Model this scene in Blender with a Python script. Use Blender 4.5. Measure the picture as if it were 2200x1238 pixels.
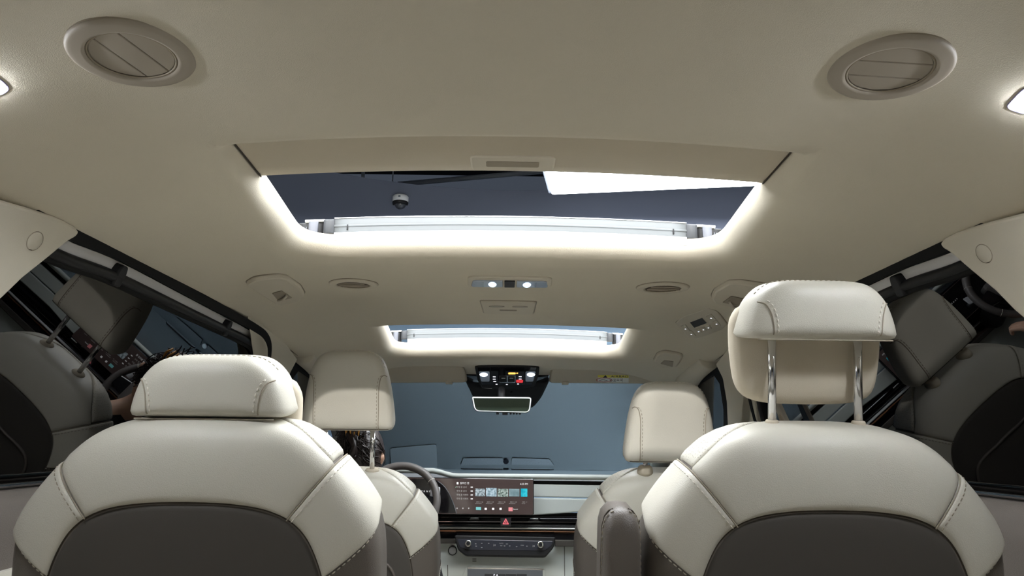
import bpy, bmesh, math, random
import numpy as np
from mathutils import Vector, Matrix
random.seed(7)
S = bpy.context.scene
for o in list(bpy.data.objects): bpy.data.objects.remove(o)
COL = S.collection

# ---------------------------------------------------------------- camera
# metres; the camera is the origin height, y runs to the front of the car, x to its right side
FPX, PITCH, YAW, ROLL = 1467.0, 12.5, 0.6, 0.6
CAMP = Vector((-0.011, 0.0, 0.0))
_p, _y, _r = (math.radians(a) for a in (PITCH, YAW, ROLL))
CF = Vector((math.sin(_y)*math.cos(_p), math.cos(_y)*math.cos(_p), math.sin(_p)))
_R0 = Vector((math.cos(_y), -math.sin(_y), 0)); _U0 = _R0.cross(CF)
CR = _R0*math.cos(_r) + _U0*math.sin(_r); CU = _U0*math.cos(_r) - _R0*math.sin(_r)
cd = bpy.data.cameras.new('camera'); cam = bpy.data.objects.new('camera', cd); COL.objects.link(cam)
cd.sensor_width = 36.0; cd.lens = FPX/2200*36.0; cd.clip_start = 0.01; cd.clip_end = 100
cam.matrix_world = Matrix(((CR.x, CU.x, -CF.x, CAMP.x), (CR.y, CU.y, -CF.y, CAMP.y), (CR.z, CU.z, -CF.z, CAMP.z), (0, 0, 0, 1)))
S.camera = cam
# ---------------------------------------------------------------- world, exposure
w = bpy.data.worlds.new('world'); S.world = w; w.use_nodes = True
w.node_tree.nodes['Background'].inputs[0].default_value = (0.35, 0.42, 0.55, 1)
w.node_tree.nodes['Background'].inputs[1].default_value = 0.05
S.view_settings.view_transform = 'Standard'; S.view_settings.look = 'None'
S.view_settings.gamma = 1.0; S.view_settings.use_curve_mapping = False
S.view_settings.exposure = 1.48
PANEL_E = 6.6          # strength of the showroom's ceiling light boxes
SPOT_W = 112.0         # each track spotlight behind the car
LAMP_E = 70.0           # small lamps of the cabin
S.cycles.max_bounces = 16; S.cycles.diffuse_bounces = 10; S.cycles.glossy_bounces = 5
S.cycles.transmission_bounces = 8; S.cycles.transparent_max_bounces = 16
S.cycles.sample_clamp_indirect = 6.0

# ---------------------------------------------------------------- pixel helpers
def ray(px, py): return (CR*(px-1100) + CU*(619-py) + CF*FPX).normalized()
def at(px, py, Y):
    d = ray(px, py); return CAMP + d*((Y-CAMP.y)/d.y)
def hitp(px, py, p0, n):
    d = ray(px, py); return CAMP + d*((p0-CAMP).dot(n)/d.dot(n))
def proj(p):
    q = Vector(p)-CAMP; z = q.dot(CF); return 1100+FPX*q.dot(CR)/z, 619-FPX*q.dot(CU)/z
def interp(x, t): return float(np.interp(x, [a for a, b in t], [b for a, b in t]))
def sst(a, b, x):
    x = min(1, max(0, (x-a)/(b-a))); return x*x*(3-2*x)

# ---------------------------------------------------------------- materials
MATS = {}
def mat(name, col, rough=0.5, metal=0.0, spec=0.5, bump=0.0, bscale=800, noise=0.0, nscale=6, coat=0.0, sheen=0.0, vor=False, emit=None, es=0.0):
    if name in MATS: return MATS[name]
    m = bpy.data.materials.new(name); m.use_nodes = True; nt = m.node_tree; b = nt.nodes['Principled BSDF']
    b.inputs['Base Color'].default_value = (*col, 1); b.inputs['Roughness'].default_value = rough
    b.inputs['Metallic'].default_value = metal; b.inputs['Specular IOR Level'].default_value = spec
    b.inputs['Coat Weight'].default_value = coat; b.inputs['Coat Roughness'].default_value = 0.05
    b.inputs['Sheen Weight'].default_value = sheen
    if emit: b.inputs['Emission Color'].default_value = (*emit, 1); b.inputs['Emission Strength'].default_value = es
    tc = nt.nodes.new('ShaderNodeTexCoord')
    if noise:
        n = nt.nodes.new('ShaderNodeTexNoise'); n.inputs['Scale'].default_value = nscale; n.inputs['Detail'].default_value = 4
        nt.links.new(tc.outputs['Object'], n.inputs['Vector'])
        r = nt.nodes.new('ShaderNodeMapRange'); r.inputs[3].default_value = 1-noise; r.inputs[4].default_value = 1+noise
        nt.links.new(n.outputs[0], r.inputs[0])
        h = nt.nodes.new('ShaderNodeHueSaturation'); h.inputs['Color'].default_value = (*col, 1)
        nt.links.new(r.outputs[0], h.inputs['Value']); nt.links.new(h.outputs[0], b.inputs['Base Color'])
    if bump:
        n = nt.nodes.new('ShaderNodeTexVoronoi' if vor else 'ShaderNodeTexNoise'); n.inputs['Scale'].default_value = bscale
        nt.links.new(tc.outputs['Object'], n.inputs['Vector'])
        k = nt.nodes.new('ShaderNodeBump'); k.inputs['Strength'].default_value = bump; k.inputs['Distance'].default_value = 0.001
        nt.links.new(n.outputs[0], k.inputs['Height']); nt.links.new(k.outputs[0], b.inputs['Normal'])
    MATS[name] = m; return m
def emat(name, col, s):
    if name in MATS: return MATS[name]
    m = bpy.data.materials.new(name); m.use_nodes = True; nt = m.node_tree; nt.nodes.clear()
    o = nt.nodes.new('ShaderNodeOutputMaterial'); e = nt.nodes.new('ShaderNodeEmission')
    e.inputs[0].default_value = (*col, 1); e.inputs[1].default_value = s*(0.42 if s < 3 else 1.0)     # screens and indicators are dim beside the lamps
    nt.links.new(e.outputs[0], o.inputs[0]); MATS[name] = m; return m
def glass(name, tint, ior=1.5, boost=1.0, rough=0.0):
    """thin pane: Fresnel mirror over a tinted clear sheet"""
    if name in MATS: return MATS[name]
    m = bpy.data.materials.new(name); m.use_nodes = True; nt = m.node_tree; nt.nodes.clear()
    o = nt.nodes.new('ShaderNodeOutputMaterial'); t = nt.nodes.new('ShaderNodeBsdfTransparent'); g = nt.nodes.new('ShaderNodeBsdfGlossy')
    t.inputs[0].default_value = (*tint, 1); g.inputs['Color'].default_value = (1, 1, 1, 1); g.inputs['Roughness'].default_value = rough
    f = nt.nodes.new('ShaderNodeFresnel'); f.inputs[0].default_value = ior
    k = nt.nodes.new('ShaderNodeMath'); k.operation = 'MULTIPLY'; k.use_clamp = True; k.inputs[1].default_value = boost
    geo = nt.nodes.new('ShaderNodeNewGeometry')
    x = nt.nodes.new('ShaderNodeMixShader')
    nt.links.new(f.outputs[0], k.inputs[0]); nt.links.new(k.outputs[0], x.inputs[0])
    nt.links.new(t.outputs[0], x.inputs[1]); nt.links.new(g.outputs[0], x.inputs[2]); nt.links.new(x.outputs[0], o.inputs[0])
    MATS[name] = m; return m

LINER = mat('headliner fabric', (0.64, 0.585, 0.475), 0.9, spec=0.15, bump=0.5, bscale=900, noise=0.03, nscale=9, sheen=0.1)
TRIM = mat('beige moulded trim', (0.60, 0.555, 0.46), 0.6, spec=0.3, bump=0.25, bscale=1200)
FIXT = mat('beige fixture plastic', (0.60, 0.55, 0.455), 0.65, spec=0.2, bump=0.1, bscale=1500)
FIXD = mat('brown slat plastic', (0.30, 0.255, 0.19), 0.5, spec=0.3)
VENTM = mat('taupe vent plastic', (0.37, 0.325, 0.265), 0.5, spec=0.3, bump=0.1, bscale=1500)
GROOVE = mat('dark joint', (0.06, 0.05, 0.04), 0.8, spec=0.1)
CREAM = mat('cream leather', (0.58, 0.555, 0.485), 0.42, spec=0.4, bump=0.22, bscale=700, noise=0.025, nscale=14, vor=True)
CREAM2 = mat('cream headrest fabric', (0.55, 0.49, 0.39), 0.8, spec=0.2, bump=0.4, bscale=1300)
def perforated():
    m = mat('perforated cream leather', (0.58, 0.555, 0.485), 0.45, spec=0.35); nt = m.node_tree; b = nt.nodes['Principled BSDF']
    tc = nt.nodes.new('ShaderNodeTexCoord'); v = nt.nodes.new('ShaderNodeTexVoronoi'); v.inputs['Scale'].default_value = 260; v.inputs['Randomness'].default_value = 0.5
    nt.links.new(tc.outputs['Object'], v.inputs['Vector'])
    r = nt.nodes.new('ShaderNodeMapRange'); r.inputs[1].default_value = 0.22; r.inputs[2].default_value = 0.3
    nt.links.new(v.outputs['Distance'], r.inputs[0])
    x = nt.nodes.new('ShaderNodeMix'); x.data_type = 'RGBA'; x.inputs[6].default_value = (0.3, 0.28, 0.24, 1); x.inputs[7].default_value = (0.58, 0.555, 0.485, 1)
    nt.links.new(r.outputs[0], x.inputs[0]); nt.links.new(x.outputs[2], b.inputs['Base Color'])
    return m
PERF = perforated()
TAUPE = mat('dark taupe leather', (0.125, 0.108, 0.095), 0.42, spec=0.45, bump=0.25, bscale=700, vor=True)
TAUPE2 = mat('dark taupe seat shell', (0.072, 0.065, 0.058), 0.6, spec=0.35, bump=0.2, bscale=1300)
THREAD = mat('pale thread', (0.72, 0.68, 0.6), 0.7, spec=0.2)
THREADD = mat('brown thread', (0.33, 0.29, 0.23), 0.7, spec=0.2)
CHROME = mat('chrome', (0.75, 0.75, 0.77), 0.12, metal=1.0)
SILVER = mat('brushed aluminium', (0.13, 0.138, 0.142), 0.5, metal=0.2, spec=0.4)
WHITEP = mat('white plastic', (0.85, 0.87, 0.88), 0.4, spec=0.4)
BLACK = mat('black plastic', (0.012, 0.012, 0.013), 0.5, spec=0.3)
RUBBER = mat('black rubber', (0.01, 0.01, 0.01), 0.75, spec=0.15)
PIANO = mat('piano black', (0.006, 0.006, 0.008), 0.08, spec=0.6)
DOORF = mat('pale grey door frame', (0.85, 0.83, 0.82), 0.45, spec=0.3)
GREYB = mat('grey blue plastic', (0.17, 0.19, 0.22), 0.4, spec=0.4)
GREYL = mat('light grey button', (0.45, 0.46, 0.48), 0.35, spec=0.4)
COPPER = mat('copper trim', (0.75, 0.42, 0.27), 0.2, metal=1.0)
DASHC = mat('pale dash leather', (0.52, 0.56, 0.54), 0.5, spec=0.35, bump=0.15, bscale=900)
WHEELM = mat('dark grey wheel leather', (0.10, 0.09, 0.085), 0.45, spec=0.45, bump=0.2, bscale=800, vor=True)
LEDC = emat('lit console lamp', (0.82, 0.9, 1.0), 5.0)
LED = emat('lit lamp', (0.9, 0.94, 1.0), LAMP_E)
LEDS = emat('lit reading lamp', (0.5, 0.72, 1.0), 2.6)
LENS = mat('clear lamp lens', (0.42, 0.47, 0.56), 0.15, spec=0.6, metal=0.3)
SCREENM = mat('display glass', (0.05, 0.038, 0.036), 0.07, spec=0.6, emit=(0.35, 0.22, 0.2), es=0.026)
WIN_REAR = glass('privacy glass', (0.015, 0.017, 0.02), 1.52, 1.4)
WIN_FRONT = glass('tinted front glass', (0.16, 0.20, 0.25), 1.5, 1.2)
WIN_SHIELD = glass('windshield glass', (0.62, 0.80, 0.92), 1.5, 1.2)
WIN_ROOF = glass('tinted roof glass', (0.62, 0.66, 0.72), 1.5, 1.0)

# ---------------------------------------------------------------- mesh helpers
def mesh(name, V, Fc, m, parent=None, smooth=True, M=None):
    me = bpy.data.meshes.new(name); me.from_pydata([tuple(v) for v in V], [], Fc); me.validate()
    bm = bmesh.new(); bm.from_mesh(me); bmesh.ops.recalc_face_normals(bm, faces=bm.faces); bm.to_mesh(me); bm.free()
    if smooth: me.polygons.foreach_set('use_smooth', [True]*len(me.polygons))
    me.materials.append(m)
    o = bpy.data.objects.new(name, me); COL.objects.link(o)
    if parent: o.parent = parent
    if M is not None: o.matrix_local = M
    return o
def rebase(o, M):
    """give a mesh that was written in world coordinates an origin M"""
    o.data.transform(M.inverted()); o.matrix_local = M; return o
def tag(o, label=None, cat=None, group=None, kind=None):
    if label: o['label'] = label
    if cat: o['category'] = cat
    if group: o['group'] = group
    if kind: o['kind'] = kind
    return o
def empty(name, M, label=None, cat=None, group=None):
    o = bpy.data.objects.new(name, None); COL.objects.link(o); o.empty_display_size = 0.05
    o.matrix_world = M if isinstance(M, Matrix) else Matrix.Translation(Vector(M))
    return tag(o, label, cat, group)
def grid(f, us, vs, cu=False, cv=False):
    V = [f(u, v) for u in us for v in vs]; nu, nv = len(us), len(vs); Fc = []
    for i in range(nu if cu else nu-1):
        for j in range(nv if cv else nv-1):
            a, b = i*nv, ((i+1) % nu)*nv; j2 = (j+1) % nv
            Fc.append((a+j, b+j, b+j2, a+j2))
    return V, Fc
def lin(a, b, n): return [a+(b-a)*i/(n-1) for i in range(n)]
def join(*parts):
    V, Fc = [], []
    for v, f in parts:
        k = len(V); V += list(v); Fc += [tuple(i+k for i in q) for q in f]
    return V, Fc
def tube(path, r, n=10, cap=True, closed=False):
    P = [Vector(p) for p in path]; N = len(P); V, Fc = [], []
    rr = r if isinstance(r, (list, tuple)) else [r]*N
    nrm = None
    for i, p in enumerate(P):
        t = (P[(i+1) % N]-P[i-1]) if closed else (P[min(i+1, N-1)]-P[max(i-1, 0)])
        t.normalize()
        if nrm is None:
            nrm = t.orthogonal().normalized()
        nrm = (nrm-t*nrm.dot(t)).normalized(); b = t.cross(nrm)
        for k in range(n):
            a = 2*math.pi*k/n; V.append(p+(nrm*math.cos(a)+b*math.sin(a))*rr[i])
    for i in range(N if closed else N-1):
        for k in range(n):
            a, b = i*n, ((i+1) % N)*n; Fc.append((a+k, a+(k+1) % n, b+(k+1) % n, b+k))
    if cap and not closed:
        Fc.append(tuple(range(n))[::-1]); Fc.append(tuple((N-1)*n+k for k in range(n)))
    return V, Fc
def prism(pts, d, z0=0.0, bev=0.0):
    """outline pts (x,y) extruded from z0 to z0+d, the z0+d side chamfered by bev"""
    n = len(pts); V = [Vector((x, y, z0)) for x, y in pts]; Fc = []
    s = 1 if d > 0 else -1
    if bev:
        V += [Vector((x, y, z0+d-s*bev)) for x, y in pts]
        ins = inset(pts, bev*0.35); V += [Vector((x, y, z0+d-s*bev*0.3)) for x, y in ins]
        ins = inset(pts, bev); V += [Vector((x, y, z0+d)) for x, y in ins]
        L = 4
    else:
        V += [Vector((x, y, z0+d)) for x, y in pts]; L = 2
    for l in range(L-1):
        for k in range(n): Fc.append((l*n+k, l*n+(k+1) % n, (l+1)*n+(k+1) % n, (l+1)*n+k))
    Fc.append(tuple(range(n))); Fc.append(tuple((L-1)*n+k for k in range(n)))
    return V, Fc
def inset(pts, d):
    n = len(pts); A = sum(pts[i][0]*pts[(i+1) % n][1]-pts[(i+1) % n][0]*pts[i][1] for i in range(n)); s = 1 if A > 0 else -1
    out = []
    for i in range(n):
        p0, p, p1 = (Vector((*pts[j % n][:2], 0)) for j in (i-1, i, i+1))
        a = (p-p0); b = (p1-p)
        if a.length < 1e-9: a = b
        if b.length < 1e-9: b = a
        a.normalize(); b.normalize()
        na = Vector((-a.y, a.x, 0))*s; nb = Vector((-b.y, b.x, 0))*s
        m = na+nb
        if m.length < 1e-6: m = na
        m.normalize(); k = 1/max(0.4, m.dot(na)); q = p+m*d*k; out.append((q.x, q.y))
    return out
def rpoly(pts, r, n=5):
    """polygon with rounded corners; r a number or a list"""
    N = len(pts); out = []
    for i in range(N):
        p0, p, p1 = (Vector((pts[j % N][0], pts[j % N][1], 0)) for j in (i-1, i, i+1))
        q = r[i] if isinstance(r, (list, tuple)) else r
        a = p0-p; b = p1-p; k = min(q, a.length*.48, b.length*.48)
        A = p+a.normalized()*k; B = p+b.normalized()*k
        for j in range(n+1):
            t = j/n; c = A*(1-t)**2+p*2*t*(1-t)+B*t*t; out.append((c.x, c.y))
    return out
def rrect(w, h, r, n=5): return rpoly([(-w/2, -h/2), (w/2, -h/2), (w/2, h/2), (-w/2, h/2)], r, n)
def ellipse(a, b, n=40): return [(a*math.cos(2*math.pi*k/n), b*math.sin(2*math.pi*k/n)) for k in range(n)]
def lathe(prof, n=40, sx=1.0, sy=1.0):
    return grid(lambda a, p: Vector((p[0]*sx*math.cos(a), p[0]*sy*math.sin(a), p[1])), [2*math.pi*k/n for k in range(n)], prof, cu=True)
def xf(M, vf): return [M @ v for v in vf[0]], vf[1]
def frame(p, ex, ey):
    """matrix with columns ex, ey, ez at p"""
    ex = ex.normalized(); ez = ex.cross(ey).normalized(); ey = ez.cross(ex)
    return Matrix(((ex.x, ey.x, ez.x, p.x), (ex.y, ey.y, ez.y, p.y), (ex.z, ey.z, ez.z, p.z), (0, 0, 0, 1)))
def plocal(M, px, py):
    """pixel ray onto the local plane z=0 of frame M, in local x, y"""
    q = M.inverted() @ hitp(px, py, M.translation, M.col[2].to_3d()); return q.x, q.y
def catmull(P, n=8, closed=False):
    P = [Vector(p) for p in P]; N = len(P); out = []
    for i in range(N if closed else N-1):
        a, b, c, d = (P[(i-1) % N], P[i], P[(i+1) % N], P[(i+2) % N]) if closed else (P[max(i-1, 0)], P[i], P[i+1], P[min(i+2, N-1)])
        for k in range(n):
            t = k/n; out.append(0.5*((2*b)+(c-a)*t+(2*a-5*b+4*c-d)*t*t+(3*b-a-3*c+d)*t**3))
    if not closed: out.append(P[-1])
    return out
def dashes(path, r, dash=0.0055, gap=0.003):
    P = [Vector(p) for p in path]; L = [0]
    for a, b in zip(P, P[1:]): L.append(L[-1]+(b-a).length)
    def pos(s):
        for i in range(1, len(L)):
            if s <= L[i]:
                t = (s-L[i-1])/max(1e-9, L[i]-L[i-1]); return P[i-1].lerp(P[i], t)
        return P[-1]
    s = 0; parts = []
    while s+dash < L[-1]:
        parts.append(tube([pos(s), pos(s+dash*.5), pos(s+dash)], [r*.6, r, r*.6], 5)); s += dash+gap
    return join(*parts)
def text(s, size, m, M, parent, name='lettering', align='LEFT'):
    c = bpy.data.curves.new(name, 'FONT'); c.body = s; c.size = size; c.align_x = align; c.align_y = 'CENTER'; c.extrude = size*0.01
    o = bpy.data.objects.new(name, c); COL.objects.link(o)
    dg = bpy.context.evaluated_depsgraph_get(); me = bpy.data.meshes.new_from_object(o.evaluated_get(dg))
    bpy.data.objects.remove(o); bpy.data.curves.remove(c)
    me.materials.clear(); me.materials.append(m)
    o = bpy.data.objects.new(name, me); COL.objects.link(o); o.parent = parent; o.matrix_local = M; return o

# ================================================================ HEADLINER
HC = [(-1, .43), (0, .436), (.75, .434), (.95, .423), (1.15, .40), (1.4, .364), (1.76, .372), (2.1, .3745), (2.32, .379), (2.5, .338), (2.66, .311), (2.8, .302), (2.9, .285), (3.0, .255)]
HS = [(-1, .33), (1.9, .322), (2.2, .30), (2.6, .265), (2.9, .23), (3.0, .215)]
def csm(x, t):        # smoothed table
    return sum(interp(x+d, t) for d in (-.12, -.08, -.04, 0, .04, .08, .12))/7
def roof(x, y):
    hc, hs = csm(y, HC), csm(y, HS); s = min(1.0, abs(x)/0.72)
    g = 0.13*s*s + 0.87*(max(0, (s-.52)/.48)**2.0)
    return hc-(hc-hs)*g
def hole(y0, y1, xh, rf, rr, bow, n=40):
    """outline of a roof opening as four sides of n points: front, right, rear, left"""
    pts = [(-xh, y1), (xh, y1), (xh, y0), (-xh, y0)]; R = [rf, rf, rr, rr]
    cs = []
    for i in range(4):
        p0, p, p1 = (Vector((*pts[j % 4], 0)) for j in (i-1, i, i+1))
        a = (p0-p).normalized()*R[i]; b = (p1-p).normalized()*R[i]
        cs.append([(p+a)*(1-t)**2+p*2*t*(1-t)+(p+b)*t*t for t in lin(0, 1, 17)])
    sides = []
    for i in range(4):
        A = cs[i][8:]; B = cs[(i+1) % 4][:9]; P = A+B
        L = [0]
        for a, b in zip(P, P[1:]): L.append(L[-1]+(b-a).length)
        row = []
        for k in range(n):
            s = L[-1]*k/n
            j = max(1, next(q for q in range(1, len(L)) if L[q] >= s-1e-9)); t = (s-L[j-1])/(L[j]-L[j-1])
            row.append(P[j-1].lerp(P[j], t))
        sides.append(row)
    out = []
    for i, row in enumerate(sides):
        for p in row:
            q = p.copy()
            if bow: q.y -= bow*(1-(q.x/xh)**2)*(1 if i == 2 else 0)
            out.append(q)
    return out
HOLES = {'rear': (0.955, 1.392, 0.432, 0.075, 0.035, 0.03), 'front': (2.30, 2.655, 0.432, 0.065, 0.03, 0.02)}
LIP = 0.046
def ring(hk, ya, yb, XW=0.86, n=40, q=26):
    H = hole(*HOLES[hk], n=n); V, Fc = [], []
    cor = [(-XW, yb), (XW, yb), (XW, ya), (-XW, ya)]
    B = []
    for i in range(4):
        a, b = Vector((*cor[i], 0)), Vector((*cor[(i+1) % 4], 0))
        B += [a.lerp(b, k/n) for k in range(n)]
    N = 4*n
    lev = [-2, -1]+[(k/(q-1))**1.7 for k in range(q)]
    for i in range(N):
        t = H[(i+1) % N]-H[i-1]; nx, ny = -t.y, t.x; l = math.hypot(nx, ny); nx /= l; ny /= l
        wd = .065*nx*nx+(.075 if ny > 0 else .028)*ny*ny
        lp = LIP*(nx*nx+(1.0 if ny > 0 else .33)*ny*ny)
        for s in lev:
            if s < 0:
                p = H[i].copy(); z = roof(p.x, p.y)+lp+(.005 if s == -2 else .002)
            else:
                p = H[i].lerp(B[i], s); d = (p-H[i]).length; z = roof(p.x, p.y)
                if d < wd: u = (wd-d)/wd; z += lp*(1-math.sqrt(max(0, 1-u**2.2)))
            V.append(Vector((p.x, p.y, z)))
    m = len(lev)
    for i in range(N):
        for j in range(m-1): Fc.append((i*m+j, ((i+1) % N)*m+j, ((i+1) % N)*m+j+1, i*m+j+1))
    return V, Fc
V, Fc = join(ring('rear', -0.7, 1.85), ring('front', 1.85, 2.985))
ceiling = mesh('ceiling', V, Fc, LINER)
bm = bmesh.new(); bm.from_mesh(ceiling.data); bmesh.ops.remove_doubles(bm, verts=bm.verts, dist=2e-4); bmesh.ops.recalc_face_normals(bm, faces=bm.faces); bm.to_mesh(ceiling.data); bm.free()
ceiling.data.polygons.foreach_set('use_smooth', [True]*len(ceiling.data.polygons))
tag(ceiling, 'beige fabric headliner with two roof openings', 'ceiling', kind='structure')
def hit_roof(px, py):
    d = ray(px, py); a, b = 0.2, 6.0
    for k in range(60):
        m = (a+b)/2; p = CAMP+d*m
        if p.z < roof(p.x, p.y): a = m
        else: b = m
    return CAMP+d*a
def roof_frame(px, py, off=0.0):
    """frame on the headliner under a pixel: x to the right, y to the front, z up into the roof"""
    p = hit_roof(px, py); e = 1e-3
    ex = Vector((1, 0, (roof(p.x+e, p.y)-roof(p.x-e, p.y))/(2*e))); ey = Vector((0, 1, (roof(p.x, p.y+e)-roof(p.x, p.y-e))/(2*e)))
    M = frame(p, ex, ey); M.translation = p-M.col[2].to_3d()*off; return M

# ================================================================ SIDES
XT, ZT, SL = 0.725, 0.33, 0.36          # glass: x at height ZT and how far it leans out below
def sx(z): return XT+SL*(ZT-z)
def side_frame(sg, y=1.4, off=0.0):
    """frame on the leaning side plane: local x to the front, local y up the glass, z to the cabin"""
    ey = Vector((-sg*SL, 0, 1)).normalized(); ex = Vector((0, 1, 0))
    M = frame(Vector((sg*(XT+SL*ZT), y, 0)), ex, ey)
    zz = M.col[2].to_3d(); k = -1 if zz.x*sg > 0 else 1
    M.translation = M.translation+zz*k*off
    return M, k
def side_poly(sg, pix, off=0.0, mirror=True):
    """pixels of the car's left side on its side plane -> local outline; the right side is its mirror image"""
    M, k = side_frame(-1 if mirror else sg, 1.4, off)
    return [plocal(M, *p) for p in pix]
def side_slab(name, sg, loc, off, th, m, parent=None, bev=0.004, kind=None):
    M, k = side_frame(sg, 1.4, off)
    return mesh(name, *prism(loc, k*th, 0, bev), m, parent, False, M)
def arc_pts(P, n=6): return [(p.x, p.y) for p in catmull([(a, b, 0) for a, b in P], n)]

WG = {}
for sg, i, nm in ((-1, 1, 'left'), (1, 2, 'right')):
    # glass of the sliding door, with the rear quarter behind the pillar trim
    M, k = side_frame(sg, 1.4, -0.015)
    pts = [(-1.0, -.15), (.56, -.15), (.56, .40), (-1.0, .40)]
    o = mesh('window_%d' % i, *prism(pts, -k*0.004), WIN_REAR, None, False, M)
    tag(o, 'dark privacy glass of the %s sliding door beside the second row' % nm, 'window', kind='structure')
    WG[sg] = o
    M, k = side_frame(sg, 1.4, -0.015)
    pts = [(.56, -.15), (2.1, -.15), (2.1, .40), (.56, .40)]
    o = mesh('window_%d' % (i+2), *prism(pts, -k*0.004), WIN_FRONT, None, False, M)
    tag(o, 'tinted side glass of the %s front door' % nm, 'window', kind='structure')

# rear quarter trim panel, sliding-door frame, pillars
CTRIM = [(-500, 330), (-200, 375), (0, 431), (70, 450), (130, 470), (158, 486), (165, 497), (158, 507), (140, 517), (105, 546), (41, 597), (0, 637), (-200, 800), (-500, 1050)]
ctl = side_poly(-1, CTRIM, 0.012)
GLASSL = [(-200, 800), (0, 637), (41, 597), (105, 546), (143, 515), (160, 513)]
for sg, nm in ((-1, 'left'), (1, 'right')):
    cl = rpoly(ctl, 0.004, 2)
    o = side_slab('trim_%d' % (1 if sg < 0 else 2), sg, cl, 0.0, 0.018, TRIM, bev=0.005)
    tag(o, 'beige rear quarter trim panel with a round cap, %s side' % nm, 'trim', kind='structure')
    c = plocal(side_frame(-1, 1.4, .018)[0], 75, 518); M, k = side_frame(sg, 1.4, 0.0)
    # round cap: thin joint ring and a small notch
    R = lathe([(.0, .0012), (.0135, .0012), (.0146, 0.0004), (.0149, -.001)], 28); Mx = Matrix.Translation((c[0], c[1], k*.018)) @ Matrix.Scale(k, 4, (0, 0, 1))
    mesh('round_cap', *R, TRIM, o, True, Mx)
    mesh('cap_joint', *tube([(.0152*math.cos(a), .0152*math.sin(a), .0002) for a in lin(0, 2*math.pi, 29)[:-1]], .0004, 5, closed=True), FIXD, o, True, Mx)
    mesh('cap_notch', *prism(rpoly([(-.003, -.0155), (.003, -.0145), (.003, -.0135), (-.003, -.0145)], .0005, 2), .0008), GROOVE, o, False, Mx)

# frame of the sliding door window: seal, painted frame, roller blind tube with hooks
TOP = [(60, 457), (120, 486), (178, 515), (274, 556), (414, 632), (500, 679), (541, 702), (564, 720), (573, 748), (567, 800), (551, 870), (522, 960), (490, 1060)]
def offset_path(P, d):
    P = [Vector((*p, 0)) for p in P]; out = []
    for i, p in enumerate(P):
        t = (P[min(i+1, len(P)-1)]-P[max(i-1, 0)]).normalized(); n = Vector((t.y, -t.x, 0)); out.append((p.x+n.x*d, p.y+n.y*d))
    return out
topl = arc_pts(side_poly(-1, TOP, 0.0), 6)
def strip(a, b): return a+b[::-1]
for sg, nm in ((-1, 'left'), (1, 'right')):
    par = empty('door_window_frame', side_frame(sg, 1.4, 0)[0], 'black seal, pale frame and rolled blind of the %s sliding door window' % nm, 'window frame')
    k = side_frame(sg, 1.4, 0)[1]
    a0, a1, a2, a3, a4 = (offset_path(topl, d) for d in (-.004, .011, .011, .030, .034))
    a0 = offset_path(topl, -.012)
    mesh('door_seal', *prism(strip(a0, a1), k*.012, 0, .003), RUBBER, par, False)
    mesh('frame_band', *prism(strip(a1, a3), k*.002, -k*.012, .001), DOORF, par, False)
    mesh('inner_seal', *prism(strip(a3, a4), k*.006, -k*.012, .001), RUBBER, par, False)
    # blind tube along the top, hooked to the frame
    bl = par
    n_top = next(i for i, p in enumerate(topl) if p[0] > topl[0][0]+.99*(max(q[0] for q in topl)-topl[0][0]))-8
    path = [(p[0], p[1], -k*.004) for p in offset_path(topl, .040)[2:n_top]]
    mesh('blind_tube', *tube(path, .0105, 10), BLACK, bl)
    tb_ = mesh('rolled_cloth', *tube([(p[0], p[1]-.006, p[2]-k*.006) for p in path], .012, 10), RUBBER, bl)
    for hx, hy in ((263, 583), (487, 697)):
        q = plocal(side_frame(-1, 1.4, 0)[0], hx, hy)
        i = min(range(len(path)), key=lambda j: abs(path[j][0]-q[0]+.004)); c = Vector(path[i])
        hk = mesh('hook', *prism(rpoly([(-.012, -.016), (.012, -.016), (.014, .012), (.009, .026), (-.009, .026), (-.014, .012)], .005, 3), k*.016, -k*.006, .003), BLACK, bl, False, Matrix.Translation(c) @ Matrix.Rotation(0.02, 4, 'Z'))

# pillars between the doors and at the windshield
BP = [(566, 690), (600, 730), (640, 763), (668, 776), (640, 800), (622, 830), (606, 900), (590, 1100), (500, 1100), (548, 860), (566, 790)]
for sg, nm, i in ((-1, 'left', 3), (1, 'right', 4)):
    loc = side_poly(-1, [(520, 640), (575, 690), (634, 770), (618, 800), (608, 850), (590, 1100), (515, 1100), (545, 860), (560, 790), (563, 738), (553, 713)], 0.0)
    o = side_slab('trim_%d' % i, sg, rpoly(loc, .006, 2), -0.01, 0.02, TRIM)
    tag(o, 'beige centre pillar trim between the %s doors' % nm, 'trim', kind='structure')
    # joint between headliner and pillar trim
    M, k = side_frame(sg, 1.4, 0); Ml = side_frame(-1, 1.4, 0.012)[0]
    jp = [plocal(Ml, *p) for p in [(580, 733), (600, 736), (620, 748), (648, 768)]]
    mesh('trim_joint', *tube([(p.x, p.y, k*.0115) for p in catmull([(a, b, 0) for a, b in jp], 6)], .0012, 5), GROOVE, o, True, Matrix.Identity(4))
    # black frame of the front door glass
    loc = side_poly(-1, [(634, 768), (690, 803), (760, 840), (740, 852), (690, 826), (645, 797), (632, 815), (622, 870), (612, 1100), (590, 1100), (606, 870), (618, 800)], 0.0)
    f = side_slab('trim_%d' % (i+2), sg, loc, -0.02, 0.016, RUBBER, bev=.003)
    tag(f, 'black rubber frame of the %s front door window' % nm, 'trim', kind='structure')
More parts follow.
